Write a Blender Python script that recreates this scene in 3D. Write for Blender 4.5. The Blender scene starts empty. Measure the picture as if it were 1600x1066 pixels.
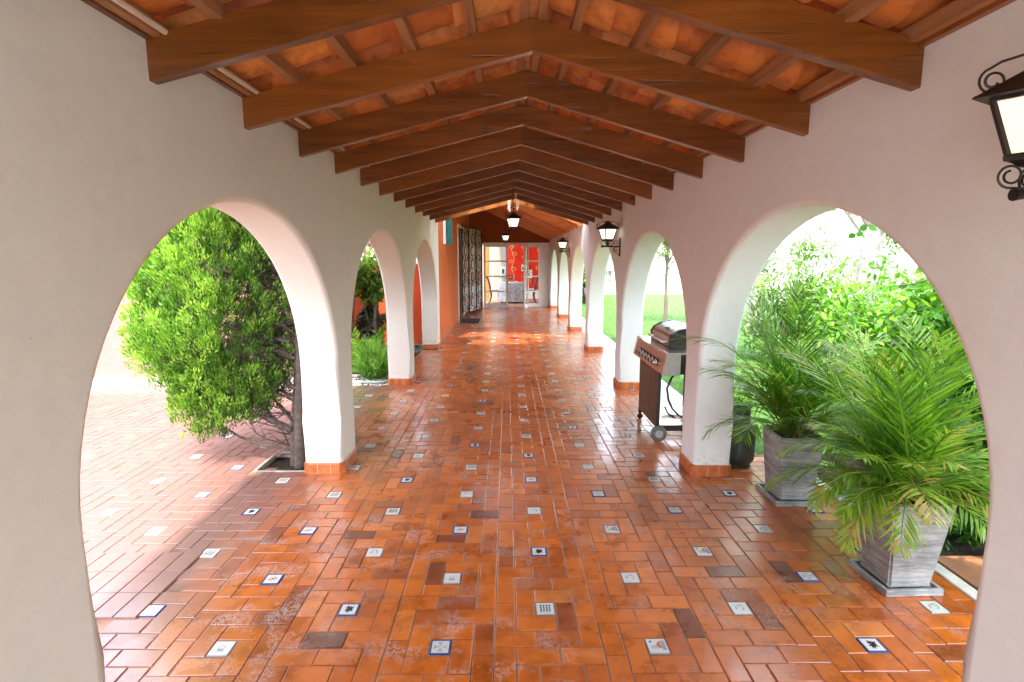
import bpy, bmesh, math, random
from mathutils import Vector, Matrix, Quaternion
R = random.Random(7)
sc = bpy.context.scene
col = sc.collection
rad = math.radians

# ------------------------------------------------------------------ materials
def nodes_of(name):
    m = bpy.data.materials.new(name); m.use_nodes = True
    nt = m.node_tree; nt.nodes.clear()
    o = nt.nodes.new('ShaderNodeOutputMaterial'); b = nt.nodes.new('ShaderNodeBsdfPrincipled')
    nt.links.new(b.outputs[0], o.inputs[0])
    return m, nt, b
def N(nt, t, **kw):
    n = nt.nodes.new(t)
    for k, v in kw.items():
        if k in n.inputs: n.inputs[k].default_value = v
        else: setattr(n, k, v)
    return n
def noise(nt, scale, detail=4, rough=.55, co=None, dim='3D'):
    n = N(nt, 'ShaderNodeTexNoise'); n.inputs['Scale'].default_value = scale
    n.inputs['Detail'].default_value = detail; n.inputs['Roughness'].default_value = rough
    if co is not None: nt.links.new(co, n.inputs['Vector'])
    return n.outputs['Fac']
def ramp(nt, fac, stops):
    r = nt.nodes.new('ShaderNodeValToRGB'); e = r.color_ramp.elements
    while len(e) < len(stops): e.new(.5)
    for i, (p, c) in enumerate(stops):
        e[i].position = p; e[i].color = (*c, 1) if len(c) == 3 else c
    nt.links.new(fac, r.inputs[0]); return r.outputs[0]
def mix(nt, f, a, b, mode='MIX'):
    m = nt.nodes.new('ShaderNodeMix'); m.data_type = 'RGBA'; m.blend_type = mode
    for s, v in ((m.inputs[0], f), (m.inputs[6], a), (m.inputs[7], b)):
        if hasattr(v, 'is_output') or isinstance(v, bpy.types.NodeSocket): nt.links.new(v, s)
        elif isinstance(v, (int, float)): s.default_value = v
        else: s.default_value = (*v, 1)
    return m.outputs[2]
def math_(nt, op, a, b=0.0, clamp=False):
    m = nt.nodes.new('ShaderNodeMath'); m.operation = op; m.use_clamp = clamp
    for s, v in ((m.inputs[0], a), (m.inputs[1], b)):
        if isinstance(v, bpy.types.NodeSocket): nt.links.new(v, s)
        else: s.default_value = v
    return m.outputs[0]
def bump(nt, b, h, strength=.3, dist=.01):
    n = nt.nodes.new('ShaderNodeBump'); n.inputs['Strength'].default_value = strength
    n.inputs['Distance'].default_value = dist
    nt.links.new(h, n.inputs['Height']); nt.links.new(n.outputs[0], b.inputs['Normal'])
def objco(nt):
    return nt.nodes.new('ShaderNodeTexCoord').outputs['Object']
def gc(nt):
    return nt.nodes.new('ShaderNodeNewGeometry').outputs['Position']

def simple(name, c, rough=.6, metal=0, var=.15, scale=12, bmp=.15, spec=.5, dist=.004):
    m, nt, b = nodes_of(name)
    co = objco(nt)
    n = noise(nt, scale, 5, .6, co)
    dk = tuple(x*(1-var) for x in c); lt = tuple(min(1, x*(1+var)) for x in c)
    nt.links.new(ramp(nt, n, [(.3, dk), (.7, lt)]), b.inputs['Base Color'])
    b.inputs['Roughness'].default_value = rough; b.inputs['Metallic'].default_value = metal
    b.inputs['Specular IOR Level'].default_value = spec
    if bmp: bump(nt, b, noise(nt, scale*6, 4, .6, co), bmp, dist)
    return m

def plaster(name, base, stain):
    m, nt, b = nodes_of(name); p = gc(nt)
    c1 = ramp(nt, noise(nt, 1.6, 6, .6, p), [(.32, stain), (.62, base)])
    c2 = ramp(nt, noise(nt, 14, 6, .7, p), [(.3, (.955, .955, .955)), (.6, (1, 1, 1))])
    c3 = mix(nt, 1.0, c1, c2, 'MULTIPLY')
    # grime and flaking just above the floor
    sep = nt.nodes.new('ShaderNodeSeparateXYZ'); nt.links.new(p, sep.inputs[0])
    low = math_(nt, 'SUBTRACT', 1.0, math_(nt, 'MULTIPLY', sep.outputs[2], 4.5), True)
    spots = ramp(nt, noise(nt, 26, 5, .7, p), [(.50, (0, 0, 0)), (.66, (1, 1, 1))])
    f = math_(nt, 'MULTIPLY', low, spots, True)
    c4 = mix(nt, math_(nt, 'MULTIPLY', f, .75), c3, (.34, .31, .28))
    dots = ramp(nt, noise(nt, 42, 2, .5, p), [(.76, (0, 0, 0)), (.80, (1, 1, 1))])
    c5 = mix(nt, math_(nt, 'MULTIPLY', dots, .35), c4, (.3, .26, .24))
    nt.links.new(c5, b.inputs['Base Color'])
    b.inputs['Roughness'].default_value = .75; b.inputs['Specular IOR Level'].default_value = .25
    mpp = nt.nodes.new('ShaderNodeMapping'); nt.links.new(p, mpp.inputs[0]); mpp.inputs['Scale'].default_value = (5, 5, 16); mpp.inputs['Rotation'].default_value = (.5, .3, 0)
    h = math_(nt, 'ADD', math_(nt, 'MULTIPLY', noise(nt, 3.0, 4, .5, p), 1.9), math_(nt, 'ADD', math_(nt, 'MULTIPLY', noise(nt, 70, 6, .75, p), .22), math_(nt, 'MULTIPLY', noise(nt, 1.0, 3, .6, mpp.outputs[0]), .35)))
    bump(nt, b, h, .17, .02)
    return m

def wood(name, c_dark, c_light, axis='X', rough=.42, scale=1.0):
    m, nt, b = nodes_of(name)
    co = objco(nt); mp = nt.nodes.new('ShaderNodeMapping'); nt.links.new(co, mp.inputs[0])
    s = [28*scale]*3; s['XYZ'.index(axis)] = 1.6*scale; mp.inputs['Scale'].default_value = s
    n1 = noise(nt, 1.0, 7, .65, mp.outputs[0]); n2 = noise(nt, 1.3, 4, .6, co)
    at = nt.nodes.new('ShaderNodeAttribute'); at.attribute_name = 'rnd'
    f = math_(nt, 'ADD', math_(nt, 'MULTIPLY', n1, .65), math_(nt, 'ADD', math_(nt, 'MULTIPLY', n2, .35), math_(nt, 'MULTIPLY', at.outputs['Fac'], .12)))
    oi = nt.nodes.new('ShaderNodeObjectInfo')
    f = math_(nt, 'ADD', f, math_(nt, 'MULTIPLY', math_(nt, 'SUBTRACT', oi.outputs['Random'], .5), .16))
    cc = ramp(nt, f, [(.34, c_dark), (.72, c_light)])
    mp2 = nt.nodes.new('ShaderNodeMapping'); nt.links.new(co, mp2.inputs[0])
    s2 = [60]*3; s2['XYZ'.index(axis)] = 2.2; mp2.inputs['Scale'].default_value = s2
    crack = ramp(nt, noise(nt, 1.0, 3, .5, mp2.outputs[0]), [(.30, (1, 1, 1)), (.36, (0, 0, 0))])
    vor = nt.nodes.new('ShaderNodeTexVoronoi'); vor.inputs['Scale'].default_value = 1.7; nt.links.new(co, vor.inputs['Vector'])
    knot = ramp(nt, vor.outputs['Distance'], [(.025, (1, 1, 1)), (.06, (0, 0, 0))])
    dk = math_(nt, 'ADD', math_(nt, 'MULTIPLY', crack, .6), math_(nt, 'MULTIPLY', knot, .7), True)
    cc = mix(nt, dk, cc, tuple(x*.4 for x in c_dark))
    nt.links.new(cc, b.inputs['Base Color'])
    b.inputs['Roughness'].default_value = rough
    bump(nt, b, math_(nt, 'SUBTRACT', n1, math_(nt, 'MULTIPLY', crack, .6)), .35, .004)
    return m

def brick_mat(name):
    m, nt, b = nodes_of(name); p = gc(nt)
    at = nt.nodes.new('ShaderNodeAttribute'); at.attribute_name = 'rnd'
    r = at.outputs['Fac']
    base = ramp(nt, r, [(0, (.12, .040, .022)), (.2, (.26, .062, .018)), (.5, (.46, .108, .012)), (.8, (.54, .138, .017)), (1, (.56, .19, .05))])
    mot = ramp(nt, noise(nt, 9, 6, .62, p), [(.3, (.62, .58, .55)), (.55, (1, 1, 1)), (.75, (1.08, 1.04, 1.0))])
    c = mix(nt, 1.0, base, mot, 'MULTIPLY')
    blotch = ramp(nt, noise(nt, 1.15, 5, .55, p), [(.50, (0, 0, 0)), (.68, (1, 1, 1))])
    c = mix(nt, math_(nt, 'MULTIPLY', blotch, .30), c, (.14, .05, .03))
    # pitted, wax-filled scuffs
    sp0 = nt.nodes.new('ShaderNodeSeparateXYZ'); nt.links.new(p, sp0.inputs[0])
    wear = math_(nt, 'MULTIPLY', math_(nt, 'SUBTRACT', 3.6, math_(nt, 'ADD', sp0.outputs[1], math_(nt, 'MULTIPLY', sp0.outputs[0], .8))), .045)
    sc1 = ramp(nt, math_(nt, 'ADD', noise(nt, .9, 3, .5, p), wear), [(.47, (0, 0, 0)), (.58, (1, 1, 1))])
    vo = noise(nt, 38, 7, .72, p)
    pit = ramp(nt, vo, [(.47, (0, 0, 0)), (.53, (1, 1, 1)), (.57, (0, 0, 0))])
    pf = math_(nt, 'MULTIPLY', sc1, pit, True)
    scr = ramp(nt, noise(nt, 5.5, 4, .6, p), [(.5, (0, 0, 0)), (.62, (1, 1, 1))])
    pf2 = math_(nt, 'MULTIPLY', pf, scr, True)
    c = mix(nt, math_(nt, 'MULTIPLY', pf2, .75), c, (.46, .40, .38))
    # dusty pink bricks outside the arcade (left court), colour darkened against the strong light
    sep = nt.nodes.new('ShaderNodeSeparateXYZ'); nt.links.new(p, sep.inputs[0])
    out = math_(nt, 'MULTIPLY', math_(nt, 'SUBTRACT', -1.25, sep.outputs[0]), 2.2, True)
    c = mix(nt, math_(nt, 'MULTIPLY', out, .92), c, (.165, .092, .083))
    nt.links.new(c, b.inputs['Base Color'])
    ro = ramp(nt, noise(nt, 4.5, 6, .65, p), [(.3, (.14, .14, .14)), (.7, (.42, .42, .42))])
    worn = ramp(nt, noise(nt, .75, 4, .6, p), [(.42, (0, 0, 0)), (.62, (1, 1, 1))])
    ro = math_(nt, 'ADD', ro, math_(nt, 'MULTIPLY', worn, .14))
    nt.links.new(math_(nt, 'SUBTRACT', .95, math_(nt, 'MULTIPLY', worn, .6)), b.inputs['Coat Weight'])
    rr = math_(nt, 'ADD', ro, math_(nt, 'ADD', math_(nt, 'MULTIPLY', pf2, .25), math_(nt, 'MULTIPLY', out, .12)))
    nt.links.new(rr, b.inputs['Roughness'])
    b.inputs['Coat Weight'].default_value = .9; b.inputs['Coat Roughness'].default_value = .20
    h = math_(nt, 'ADD', math_(nt, 'MULTIPLY', noise(nt, 11, 4, .55, p), .8),
              math_(nt, 'ADD', math_(nt, 'MULTIPLY', pf2, -.7), math_(nt, 'MULTIPLY', noise(nt, 120, 3, .6, p), .06)))
    bump(nt, b, h, .38, .006)
    return m

def leafmat(name, stops, trans=.35, rough=.45, tcol=None):
    m, nt, b = nodes_of(name)
    at = nt.nodes.new('ShaderNodeAttribute'); at.attribute_name = 'rnd'
    c = ramp(nt, at.outputs['Fac'], stops)
    nt.links.new(c, b.inputs['Base Color']); b.inputs['Roughness'].default_value = rough
    b.inputs['Specular IOR Level'].default_value = .35
    t = nt.nodes.new('ShaderNodeBsdfTranslucent')
    tc = mix(nt, 1.0, c, (1.5, 1.6, .8), 'MULTIPLY'); nt.links.new(tc, t.inputs[0])
    ms = nt.nodes.new('ShaderNodeMixShader'); ms.inputs[0].default_value = trans
    nt.links.new(b.outputs[0], ms.inputs[1]); nt.links.new(t.outputs[0], ms.inputs[2])
    o = [n for n in nt.nodes if n.type == 'OUTPUT_MATERIAL'][0]
    nt.links.new(ms.outputs[0], o.inputs[0])
    return m

def glowmat(name, c, s):
    m, nt, b = nodes_of(name)
    co = objco(nt); n = noise(nt, 6, 3, .5, co)
    b.inputs['Base Color'].default_value = (.9, .85, .75, 1); b.inputs['Roughness'].default_value = .35
    nt.links.new(ramp(nt, n, [(.2, tuple(x*.8 for x in c)), (.8, c)]), b.inputs['Emission Color'])
    b.inputs['Emission Strength'].default_value = s
    return m

def glass(name):
    m, nt, b = nodes_of(name)
    b.inputs['Base Color'].default_value = (.93, .96, .95, 1); b.inputs['Roughness'].default_value = .03
    b.inputs['Transmission Weight'].default_value = 1; b.inputs['IOR'].default_value = 1.03
    b.inputs['Specular IOR Level'].default_value = .8
    return m

M = {}
M['wall_l'] = plaster('plaster left', (.80, .82, .775), (.775, .795, .75))
M['wall_r'] = plaster('plaster right', (.80, .86, .865), (.785, .845, .85))
M['orange'] = plaster('orange paint', (.60, .165, .045), (.52, .135, .035))
M['beige'] = plaster('beige paint', (.34, .31, .27), (.30, .27, .24))
M['rust'] = plaster('rust paint', (.36, .085, .02), (.28, .06, .015))
M['pink'] = plaster('pink paint', (.37, .20, .18), (.34, .18, .165))
M['red'] = plaster('red paint', (.62, .10, .035), (.52, .08, .03))
M['scarlet'] = plaster('scarlet paint', (.68, .03, .012), (.58, .022, .01))
M['white'] = plaster('white paint', (.80, .79, .76), (.74, .73, .70))
M['rafter'] = wood('rafter wood', (.075, .024, .004), (.28, .088, .014), 'X', .30)
M['purlin'] = wood('purlin wood', (.19, .085, .032), (.46, .23, .10), 'Y', .55)
M['shed'] = wood('shed rafter wood', (.44, .13, .02), (.74, .27, .05), 'X', .45)
M['brick'] = brick_mat('glazed clay bricks')
M['grout'] = simple('grout', (.23, .13, .095), .9, var=.6, scale=3)
M['skirt'] = simple('terracotta skirting', (.47, .135, .04), .35, var=.35, scale=14, bmp=.3)
M['skirt_joint'] = simple('skirting joint', (.62, .50, .42), .7)
M['rooftile'] = simple('clay roof tile', (.72, .25, .05), .65, var=.25, scale=5, bmp=.3)
def rooftile():
    m, nt, b = nodes_of('clay roof tiles'); p = gc(nt)
    at = nt.nodes.new('ShaderNodeAttribute'); at.attribute_name = 'rnd'
    base = ramp(nt, at.outputs['Fac'], [(0, (.42, .11, .025)), (.4, (.66, .20, .035)), (.8, (.80, .29, .06)), (1, (.72, .34, .12))])
    mot = ramp(nt, noise(nt, 12, 6, .65, p), [(.3, (.55, .50, .48)), (.55, (1, 1, 1))])
    nt.links.new(mix(nt, 1.0, base, mot, 'MULTIPLY'), b.inputs['Base Color']); b.inputs['Roughness'].default_value = .65
    bump(nt, b, noise(nt, 40, 5, .6, p), .3, .005); return m
M['rooftile'] = rooftile()
M['tile_gapshade'] = simple('shade-toned clay tile', (.12, .05, .025), .8, var=.4, scale=8)  # cap tiles toned dark to paint the shade between the pans
M['iron'] = simple('wrought iron', (.030, .024, .020), .45, .6, var=.3, scale=30)
M['ironroof'] = simple('iron lantern roof', (.045, .036, .03), .5, .5, var=.4, scale=20)
M['glow'] = glowmat('frosted lantern glass', (1.0, .70, .46), .85)
M['glow_hot'] = glowmat('bright lantern glass', (1.0, .90, .74), 1.7)
M['bulb'] = glowmat('bulb', (1.0, .78, .45), 12)
M['steel'] = simple('brushed steel', (.62, .58, .54), .28, 1.0, var=.12, scale=40, bmp=.05)
M['steel_dk'] = simple('dark steel', (.06, .055, .05), .35, .7, var=.2, scale=20)
M['copperish'] = simple('steel panel', (.50, .42, .36), .3, 1.0, var=.15, scale=25, bmp=.08)
M['panel'] = simple('door panel steel', (.13, .115, .105), .4, .8, var=.25, scale=12, bmp=.05)
M['black'] = simple('black plastic', (.018, .018, .018), .45, var=.3)
M['rubber'] = simple('grey rubber', (.13, .13, .13), .8, var=.4, scale=50, bmp=.6)
M['tank'] = simple('dark green tank paint', (.048, .062, .052), .42, .25, var=.3, scale=14, bmp=.2)
M['whitepaint'] = simple('white door paint', (.80, .79, .76), .35, var=.05)
M['glass'] = glass('clear glass')
M['trunk'] = simple('bark', (.16, .12, .10), .9, var=.5, scale=25, bmp=.9, dist=.01)
M['bushwood'] = simple('cypress wood', (.11, .085, .075), .9, var=.5, scale=30, bmp=.9, dist=.01)
M['paletrunk'] = simple('pale bark', (.30, .28, .26), .9, var=.35, scale=10, bmp=.8, dist=.01)
M['soil'] = simple('soil', (.055, .038, .028), .95, var=.5, scale=30, bmp=1, dist=.02)
M['pebble'] = simple('pebble', (.55, .53, .50), .7, var=.4, scale=20)
M['rock'] = simple('dark rock', (.09, .085, .085), .8, var=.5, scale=15, bmp=.6)
M['concrete'] = simple('concrete', (.62, .60, .57), .85, var=.18, scale=9, bmp=.5)
M['kerb'] = simple('old concrete kerb', (.34, .31, .29), .85, var=.35, scale=13, bmp=.6)
M['slab'] = simple('clay slab', (.36, .17, .09), .55, var=.3, scale=5, bmp=.2)
M['tealpaint'] = simple('teal paint', (.02, .20, .18), .5, var=.2)
M['cloth'] = simple('grey patterned cloth', (.34, .36, .38), .9, var=.55, scale=16)
M['darkwood'] = simple('dark wood', (.06, .03, .018), .4, var=.3)
M['cushion'] = simple('pale cushion', (.70, .66, .58), .9, var=.1)
M['mat'] = simple('rubber mat', (.03, .03, .035), .9, var=.4, scale=50, bmp=.8)
M['gold'] = simple('ochre paint', (.68, .42, .16), .7, var=.2)
M['black_dk'] = simple('interior shade', (.03, .028, .03), .9)
M['hose'] = simple('pale green hose', (.45, .60, .55), .5, var=.15)
M['gasket'] = simple('black hose', (.02, .02, .02), .5)
M['pipe'] = simple('cream pipe', (.70, .58, .46), .4, var=.08)
M['chime'] = simple('pale metal tubes', (.85, .80, .72), .3, .3, var=.05)
M['glaze'] = simple('white glaze', (.55, .56, .54), .16, var=.05, scale=60, bmp=.05)
M['blue'] = simple('blue glaze', (.045, .065, .24), .12, var=.1)
M['ink'] = simple('black glaze', (.025, .028, .03), .15, var=.1)
M['greyg'] = simple('grey glaze', (.36, .40, .40), .15, var=.15)
M['redg'] = simple('brick red glaze', (.50, .12, .05), .15, var=.1)
M['yelg'] = simple('ochre glaze', (.62, .42, .12), .15, var=.1)
M['lawn'] = simple('lawn ground', (.05, .13, .02), .95, var=.4, scale=6, bmp=.5)
M['windowglass'] = simple('dim window glass', (.20, .23, .22), .12, var=.2, scale=2, bmp=0)

def reflect_glass():
    m, nt, b = nodes_of('pale glass with painted reflections'); co = objco(nt)  # reflections painted into the pane as white, red and blue-grey blotches
    nt.links.new(ramp(nt, noise(nt, 2.6, 2, .5, co), [(.35, (.62, .64, .62)), (.48, (.75, .76, .76)), (.56, (.62, .25, .18)), (.68, (.24, .30, .36))]), b.inputs['Base Color'])
    b.inputs['Roughness'].default_value = .2; return m
M['reflect_glass'] = reflect_glass()
def potmat():
    m, nt, b = nodes_of('weathered grey pot')
    co = objco(nt); mp = nt.nodes.new('ShaderNodeMapping'); nt.links.new(co, mp.inputs[0])
    mp.inputs['Scale'].default_value = (2.2, 2.2, 26)
    n1 = noise(nt, 2.0, 8, .7, mp.outputs[0]); n2 = noise(nt, 5, 5, .6, co)
    f = math_(nt, 'ADD', math_(nt, 'MULTIPLY', n1, .6), math_(nt, 'MULTIPLY', n2, .4))
    nt.links.new(ramp(nt, f, [(.30, (.05, .054, .056)), (.44, (.17, .18, .182)), (.56, (.34, .36, .362)), (.72, (.54, .57, .57))]), b.inputs['Base Color'])
    b.inputs['Roughness'].default_value = .75
    bump(nt, b, n1, .6, .008)
    return m
M['pot'] = potmat()
M['cyp'] = leafmat('cypress leaves', [(0, (.05, .042, .038)), (.2, (.20, .18, .15)), (.32, (.025, .065, .015)), (.6, (.08, .21, .022)), (.85, (.20, .40, .045)), (1, (.38, .58, .10))], .3)
M['palm'] = leafmat('palm leaflets', [(0, (.02, .055, .012)), (.4, (.055, .15, .015)), (.75, (.15, .31, .025)), (.95, (.26, .42, .05)), (1, (.40, .36, .12))], .4, .35)
M['deadpalm'] = leafmat('dry palm fibre', [(0, (.10, .06, .045)), (1, (.30, .22, .16))], .1, .8)
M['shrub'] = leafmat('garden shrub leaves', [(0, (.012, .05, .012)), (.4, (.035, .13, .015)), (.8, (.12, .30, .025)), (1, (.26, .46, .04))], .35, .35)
M['paleleaf'] = leafmat('sunny tree leaves', [(0, (.05, .10, .03)), (.5, (.15, .26, .06)), (1, (.34, .45, .15))], .5)
M['grassb'] = leafmat('grass blades', [(0, (.06, .18, .02)), (.5, (.18, .42, .06)), (1, (.46, .66, .22))], .35)
M['lawnb'] = leafmat('lawn blades', [(0, (.05, .14, .02)), (1, (.20, .36, .05))], .3)
M['dryleaf'] = leafmat('bronze leaves', [(0, (.05, .045, .04)), (.5, (.14, .13, .10)), (1, (.42, .46, .34))], .3)
M['vine'] = leafmat('climber leaves', [(0, (.025, .12, .012)), (1, (.12, .36, .03))], .4)

# ------------------------------------------------------------------ mesh builder
class MB:
    def __init__(s): s.v = []; s.f = []; s.m = []; s.r = []; s.sm = []
    def add(s, vs, fs, mi=0, r=None, smooth=False):
        o = len(s.v); s.v += [tuple(v) for v in vs]
        if r is None: r = R.random()
        for f in fs:
            s.f.append([i+o for i in f]); s.m.append(mi); s.r.append(r); s.sm.append(smooth)
    def box(s, a, b, mi=0, mat=None, r=None):
        x0, y0, z0 = a; x1, y1, z1 = b
        vs = [Vector(p) for p in ((x0,y0,z0),(x1,y0,z0),(x1,y1,z0),(x0,y1,z0),(x0,y0,z1),(x1,y0,z1),(x1,y1,z1),(x0,y1,z1))]
        if mat: vs = [mat @ v for v in vs]
        s.add(vs, [(0,3,2,1),(4,5,6,7),(0,1,5,4),(1,2,6,5),(2,3,7,6),(3,0,4,7)], mi, r)
    def bbox(s, a, b, bev=.004, mi=0, mat=None, r=None, top_only=False):
        # box with bevelled edges
        bm = bmesh.new(); bmesh.ops.create_cube(bm, size=1)
        for v in bm.verts: v.co = Vector([(a[i]+b[i])/2 + v.co[i]*(b[i]-a[i]) for i in range(3)])
        bmesh.ops.bevel(bm, geom=bm.edges[:], offset=bev, segments=2, affect='EDGES', profile=.6)
        vs = [v.co.copy() for v in bm.verts]
        if mat: vs = [mat @ v for v in vs]
        bm.verts.index_update()
        s.add(vs, [[v.index for v in f.verts] for f in bm.faces], mi, r)
        bm.free()
    def tube(s, pts, rads, n=8, mi=0, caps=True, r=None, flat=None):
        pts = [Vector(p) for p in pts]
        if isinstance(rads, (int, float)): rads = [rads]*len(pts)
        rings = []; prev = None
        for i, p in enumerate(pts):
            t = (pts[min(i+1, len(pts)-1)] - pts[max(i-1, 0)])
            if t.length < 1e-9: t = Vector((0,0,1))
            t.normalize()
            if prev is None:
                u = t.orthogonal().normalized()
            else:
                u = prev - t*prev.dot(t)
                u = u.normalized() if u.length > 1e-6 else t.orthogonal().normalized()
            prev = u; w = t.cross(u)
            rings.append([p + (u*math.cos(2*math.pi*k/n) + w*math.sin(2*math.pi*k/n)*(flat or 1))*rads[i] for k in range(n)])
        vs = [v for g in rings for v in g]
        fs = [(i*n+k, i*n+(k+1)%n, (i+1)*n+(k+1)%n, (i+1)*n+k) for i in range(len(pts)-1) for k in range(n)]
        if caps: fs += [tuple(range(n))[::-1], tuple(range((len(pts)-1)*n, len(pts)*n))]
        s.add(vs, fs, mi, r, True)
    def lathe(s, prof, c=(0,0,0), n=24, mi=0, r=None, axis='Z'):
        vs = []
        for (rr, z) in prof:
            for k in range(n):
                a = 2*math.pi*k/n; x, y = rr*math.cos(a), rr*math.sin(a)
                p = (x, y, z) if axis == 'Z' else ((z, x, y) if axis == 'X' else (x, z, y))
                vs.append((c[0]+p[0], c[1]+p[1], c[2]+p[2]))
        L = len(prof)
        fs = [(i*n+k, i*n+(k+1)%n, (i+1)*n+(k+1)%n, (i+1)*n+k) for i in range(L-1) for k in range(n)]
        fs += [tuple(range(n))[::-1], tuple(range((L-1)*n, L*n))]
        s.add(vs, fs, mi, r, True)
    def prism(s, poly, d, mi=0, r=None):
        # poly: list of 3D points (planar), d: extrusion vector
        n = len(poly); d = Vector(d); P = [Vector(p) for p in poly]
        vs = P + [p+d for p in P]
        fs = [tuple(range(n))[::-1], tuple(range(n, 2*n))] + [(i, (i+1)%n, n+(i+1)%n, n+i) for i in range(n)]
        s.add(vs, fs, mi, r)
    def frustum(s, c, z0, z1, a0, a1, mi=0, n=4, rot=0, r=None):
        # square/regular n-gon frustum; a = half width
        vs = []
        for z, a in ((z0, a0), (z1, a1)):
            for k in range(n):
                t = rot + 2*math.pi*(k+.5)/n; q = a/math.cos(math.pi/n)
                vs.append((c[0]+q*math.cos(t), c[1]+q*math.sin(t), z))
        fs = [tuple(range(n))[::-1], tuple(range(n, 2*n))] + [(i, (i+1)%n, n+(i+1)%n, n+i) for i in range(n)]
        s.add(vs, fs, mi, r)
    def build(s, name, mats, parent=None, smooth_angle=None, fix=True):
        me = bpy.data.meshes.new(name); me.from_pydata(s.v, [], s.f)
        if not isinstance(mats, (list, tuple)): mats = [mats]
        for m in mats: me.materials.append(m)
        me.polygons.foreach_set('material_index', s.m)
        me.polygons.foreach_set('use_smooth', s.sm)
        a = me.attributes.new('rnd', 'FLOAT', 'FACE'); a.data.foreach_set('value', s.r)
        me.update()
        if fix:
            bm = bmesh.new(); bm.from_mesh(me); bmesh.ops.recalc_face_normals(bm, faces=bm.faces[:]); bm.to_mesh(me); bm.free()
        o = bpy.data.objects.new(name, me); col.objects.link(o)
        if parent: o.parent = parent
        if any(s.sm):
            try: me.set_sharp_from_angle(angle=rad(smooth_angle or 45))
            except Exception: pass
        return o
def tag(o, label=None, cat=None, group=None, kind=None):
    if label: o['label'] = label
    if cat: o['category'] = cat
    if group: o['group'] = group
    if kind: o['kind'] = kind
    return o
def empty(name, loc=(0,0,0), rz=0):
    o = bpy.data.objects.new(name, None); o.empty_display_size = .1
    o.location = loc; o.rotation_euler = (0, 0, rz); col.objects.link(o); return o
def copy_tree(o, parent=None):
    c = o.copy(); col.objects.link(c)
    if parent: c.parent = parent
    for ch in [x for x in bpy.data.objects if x.parent == o]: copy_tree(ch, c)
    return c

# ------------------------------------------------------------------ camera
f = 860.; VX, VY, H = 793., 403.5, 1.6
th = math.atan((533-VY)/f); psi = math.atan((800-VX)/math.hypot(f, VY-533))
cam = bpy.data.cameras.new('Camera'); co_ = bpy.data.objects.new('Camera', cam); col.objects.link(co_)
cam.sensor_width = 36; cam.lens = 36*f/1600; cam.clip_end = 2000; cam.clip_start = .05
co_.location = (0, 0, H); co_.rotation_euler = (math.pi/2-th, 0, -psi)
sc.camera = co_

# ------------------------------------------------------------------ ground
g = MB(); g.add([(-600,-600,-.05),(600,-600,-.05),(600,600,-.05),(-600,600,-.05)], [(0,1,2,3)])
tag(g.build('ground', M['soil']), kind='structure')

# ------------------------------------------------------------------ brick floor
W = .4515; S = W/5; PY = .5; SY = PY/5
PAT = []  # (col,row,w,h)  inset at (2,0)
PAT += [(0,-1,1,2),(1,0,1,2),(3,-1,1,2),(4,0,1,2),(0,1,1,2),(2,1,2,1),(1,2,2,1),(3,2,2,1),(0,3,2,1),(2,3,2,1),(4,3-1+1,1,2) if False else (4,3,1,2),(1,4,2,1)]
fl = MB(); inset_pos = []
def ok_floor(x, y):
    if y > 18.35 or y < -.6: return False
    if x < -1.25 and y > 9.6: return False
    if x < -1.50 and y > 6.85: return False
    if -1.93 < x < -1.50 and 3.99 < y < 4.42: return False
    if x > 1.66 and y > 4.35: return False
    if -2.33 < x < -1.66 and 2.25 < y < 2.83: return False
    return True
fR = random.Random(3)
for c in range(-14, 5):
    cx = .17 + W*c
    x0 = cx - W/2
    ph = (2.325 if c % 2 == 0 else 2.075)
    flip = c % 3 == 1
    for k in range(-9, 33):
        yc = ph + PY*k
        y0 = yc - SY/2
        if ok_floor(cx, yc): inset_pos.append((cx, yc))
        for (a, b, w, h) in PAT:
            if flip: a = 5 - a - w
            X0, X1 = x0 + a*S, x0 + (a+w)*S; Y0, Y1 = y0 + b*SY, y0 + (b+h)*SY
            if not ok_floor((X0+X1)/2, (Y0+Y1)/2): continue
            j = lambda q: fR.uniform(-q, q)
            gp = .0028
            X0 += gp + j(.0012); X1 -= gp + j(.0012); Y0 += gp + j(.0012); Y1 -= gp + j(.0012)
            tz = [fR.uniform(-.0012, .0012) for _ in range(4)]; zc = fR.uniform(-.0009, .0009)
            e = .003; d = .0016
            vo = [(X0,Y0,zc-d+tz[0]),(X1,Y0,zc-d+tz[1]),(X1,Y1,zc-d+tz[2]),(X0,Y1,zc-d+tz[3])]
            vb = [(x, y, -.010) for x, y, z in vo]
            vi = [(X0+e,Y0+e,zc+tz[0]),(X1-e,Y0+e,zc+tz[1]),(X1-e,Y1-e,zc+tz[2]),(X0+e,Y1-e,zc+tz[3])]
            rr = min(1, max(0, fR.gauss(.56, .15)))
            if fR.random() < .025: rr = fR.uniform(.0, .25)
            fl.add(vb+vo+vi, [(8,9,10,11)] + [(4+i, 4+(i+1)%4, 8+(i+1)%4, 8+i) for i in range(4)] + [(i, (i+1)%4, 4+(i+1)%4, 4+i) for i in range(4)], 0, rr)
floor = fl.build('floor', [M['brick']], fix=False); tag(floor, kind='structure')
gb = MB()
def sheet(mb, x0, y0, x1, y1, z, mi=0): mb.add([(x0,y0,z),(x1,y0,z),(x1,y1,z),(x0,y1,z)], [(0,1,2,3)], mi)
for (a, b, c, d) in ((-1.51,-.6,1.66,9.6),(-1.25,9.6,1.66,18.35),(1.66,-.6,2.2,4.35),(-6.5,-.6,-1.93,6.85),(-1.93,-.6,-1.51,3.99),(-1.93,4.42,-1.51,6.85)):
    sheet(gb, a, b, c, d, -.0034)
tag(gb.build('floor_grout_bed', M['grout']), kind='structure')
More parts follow.
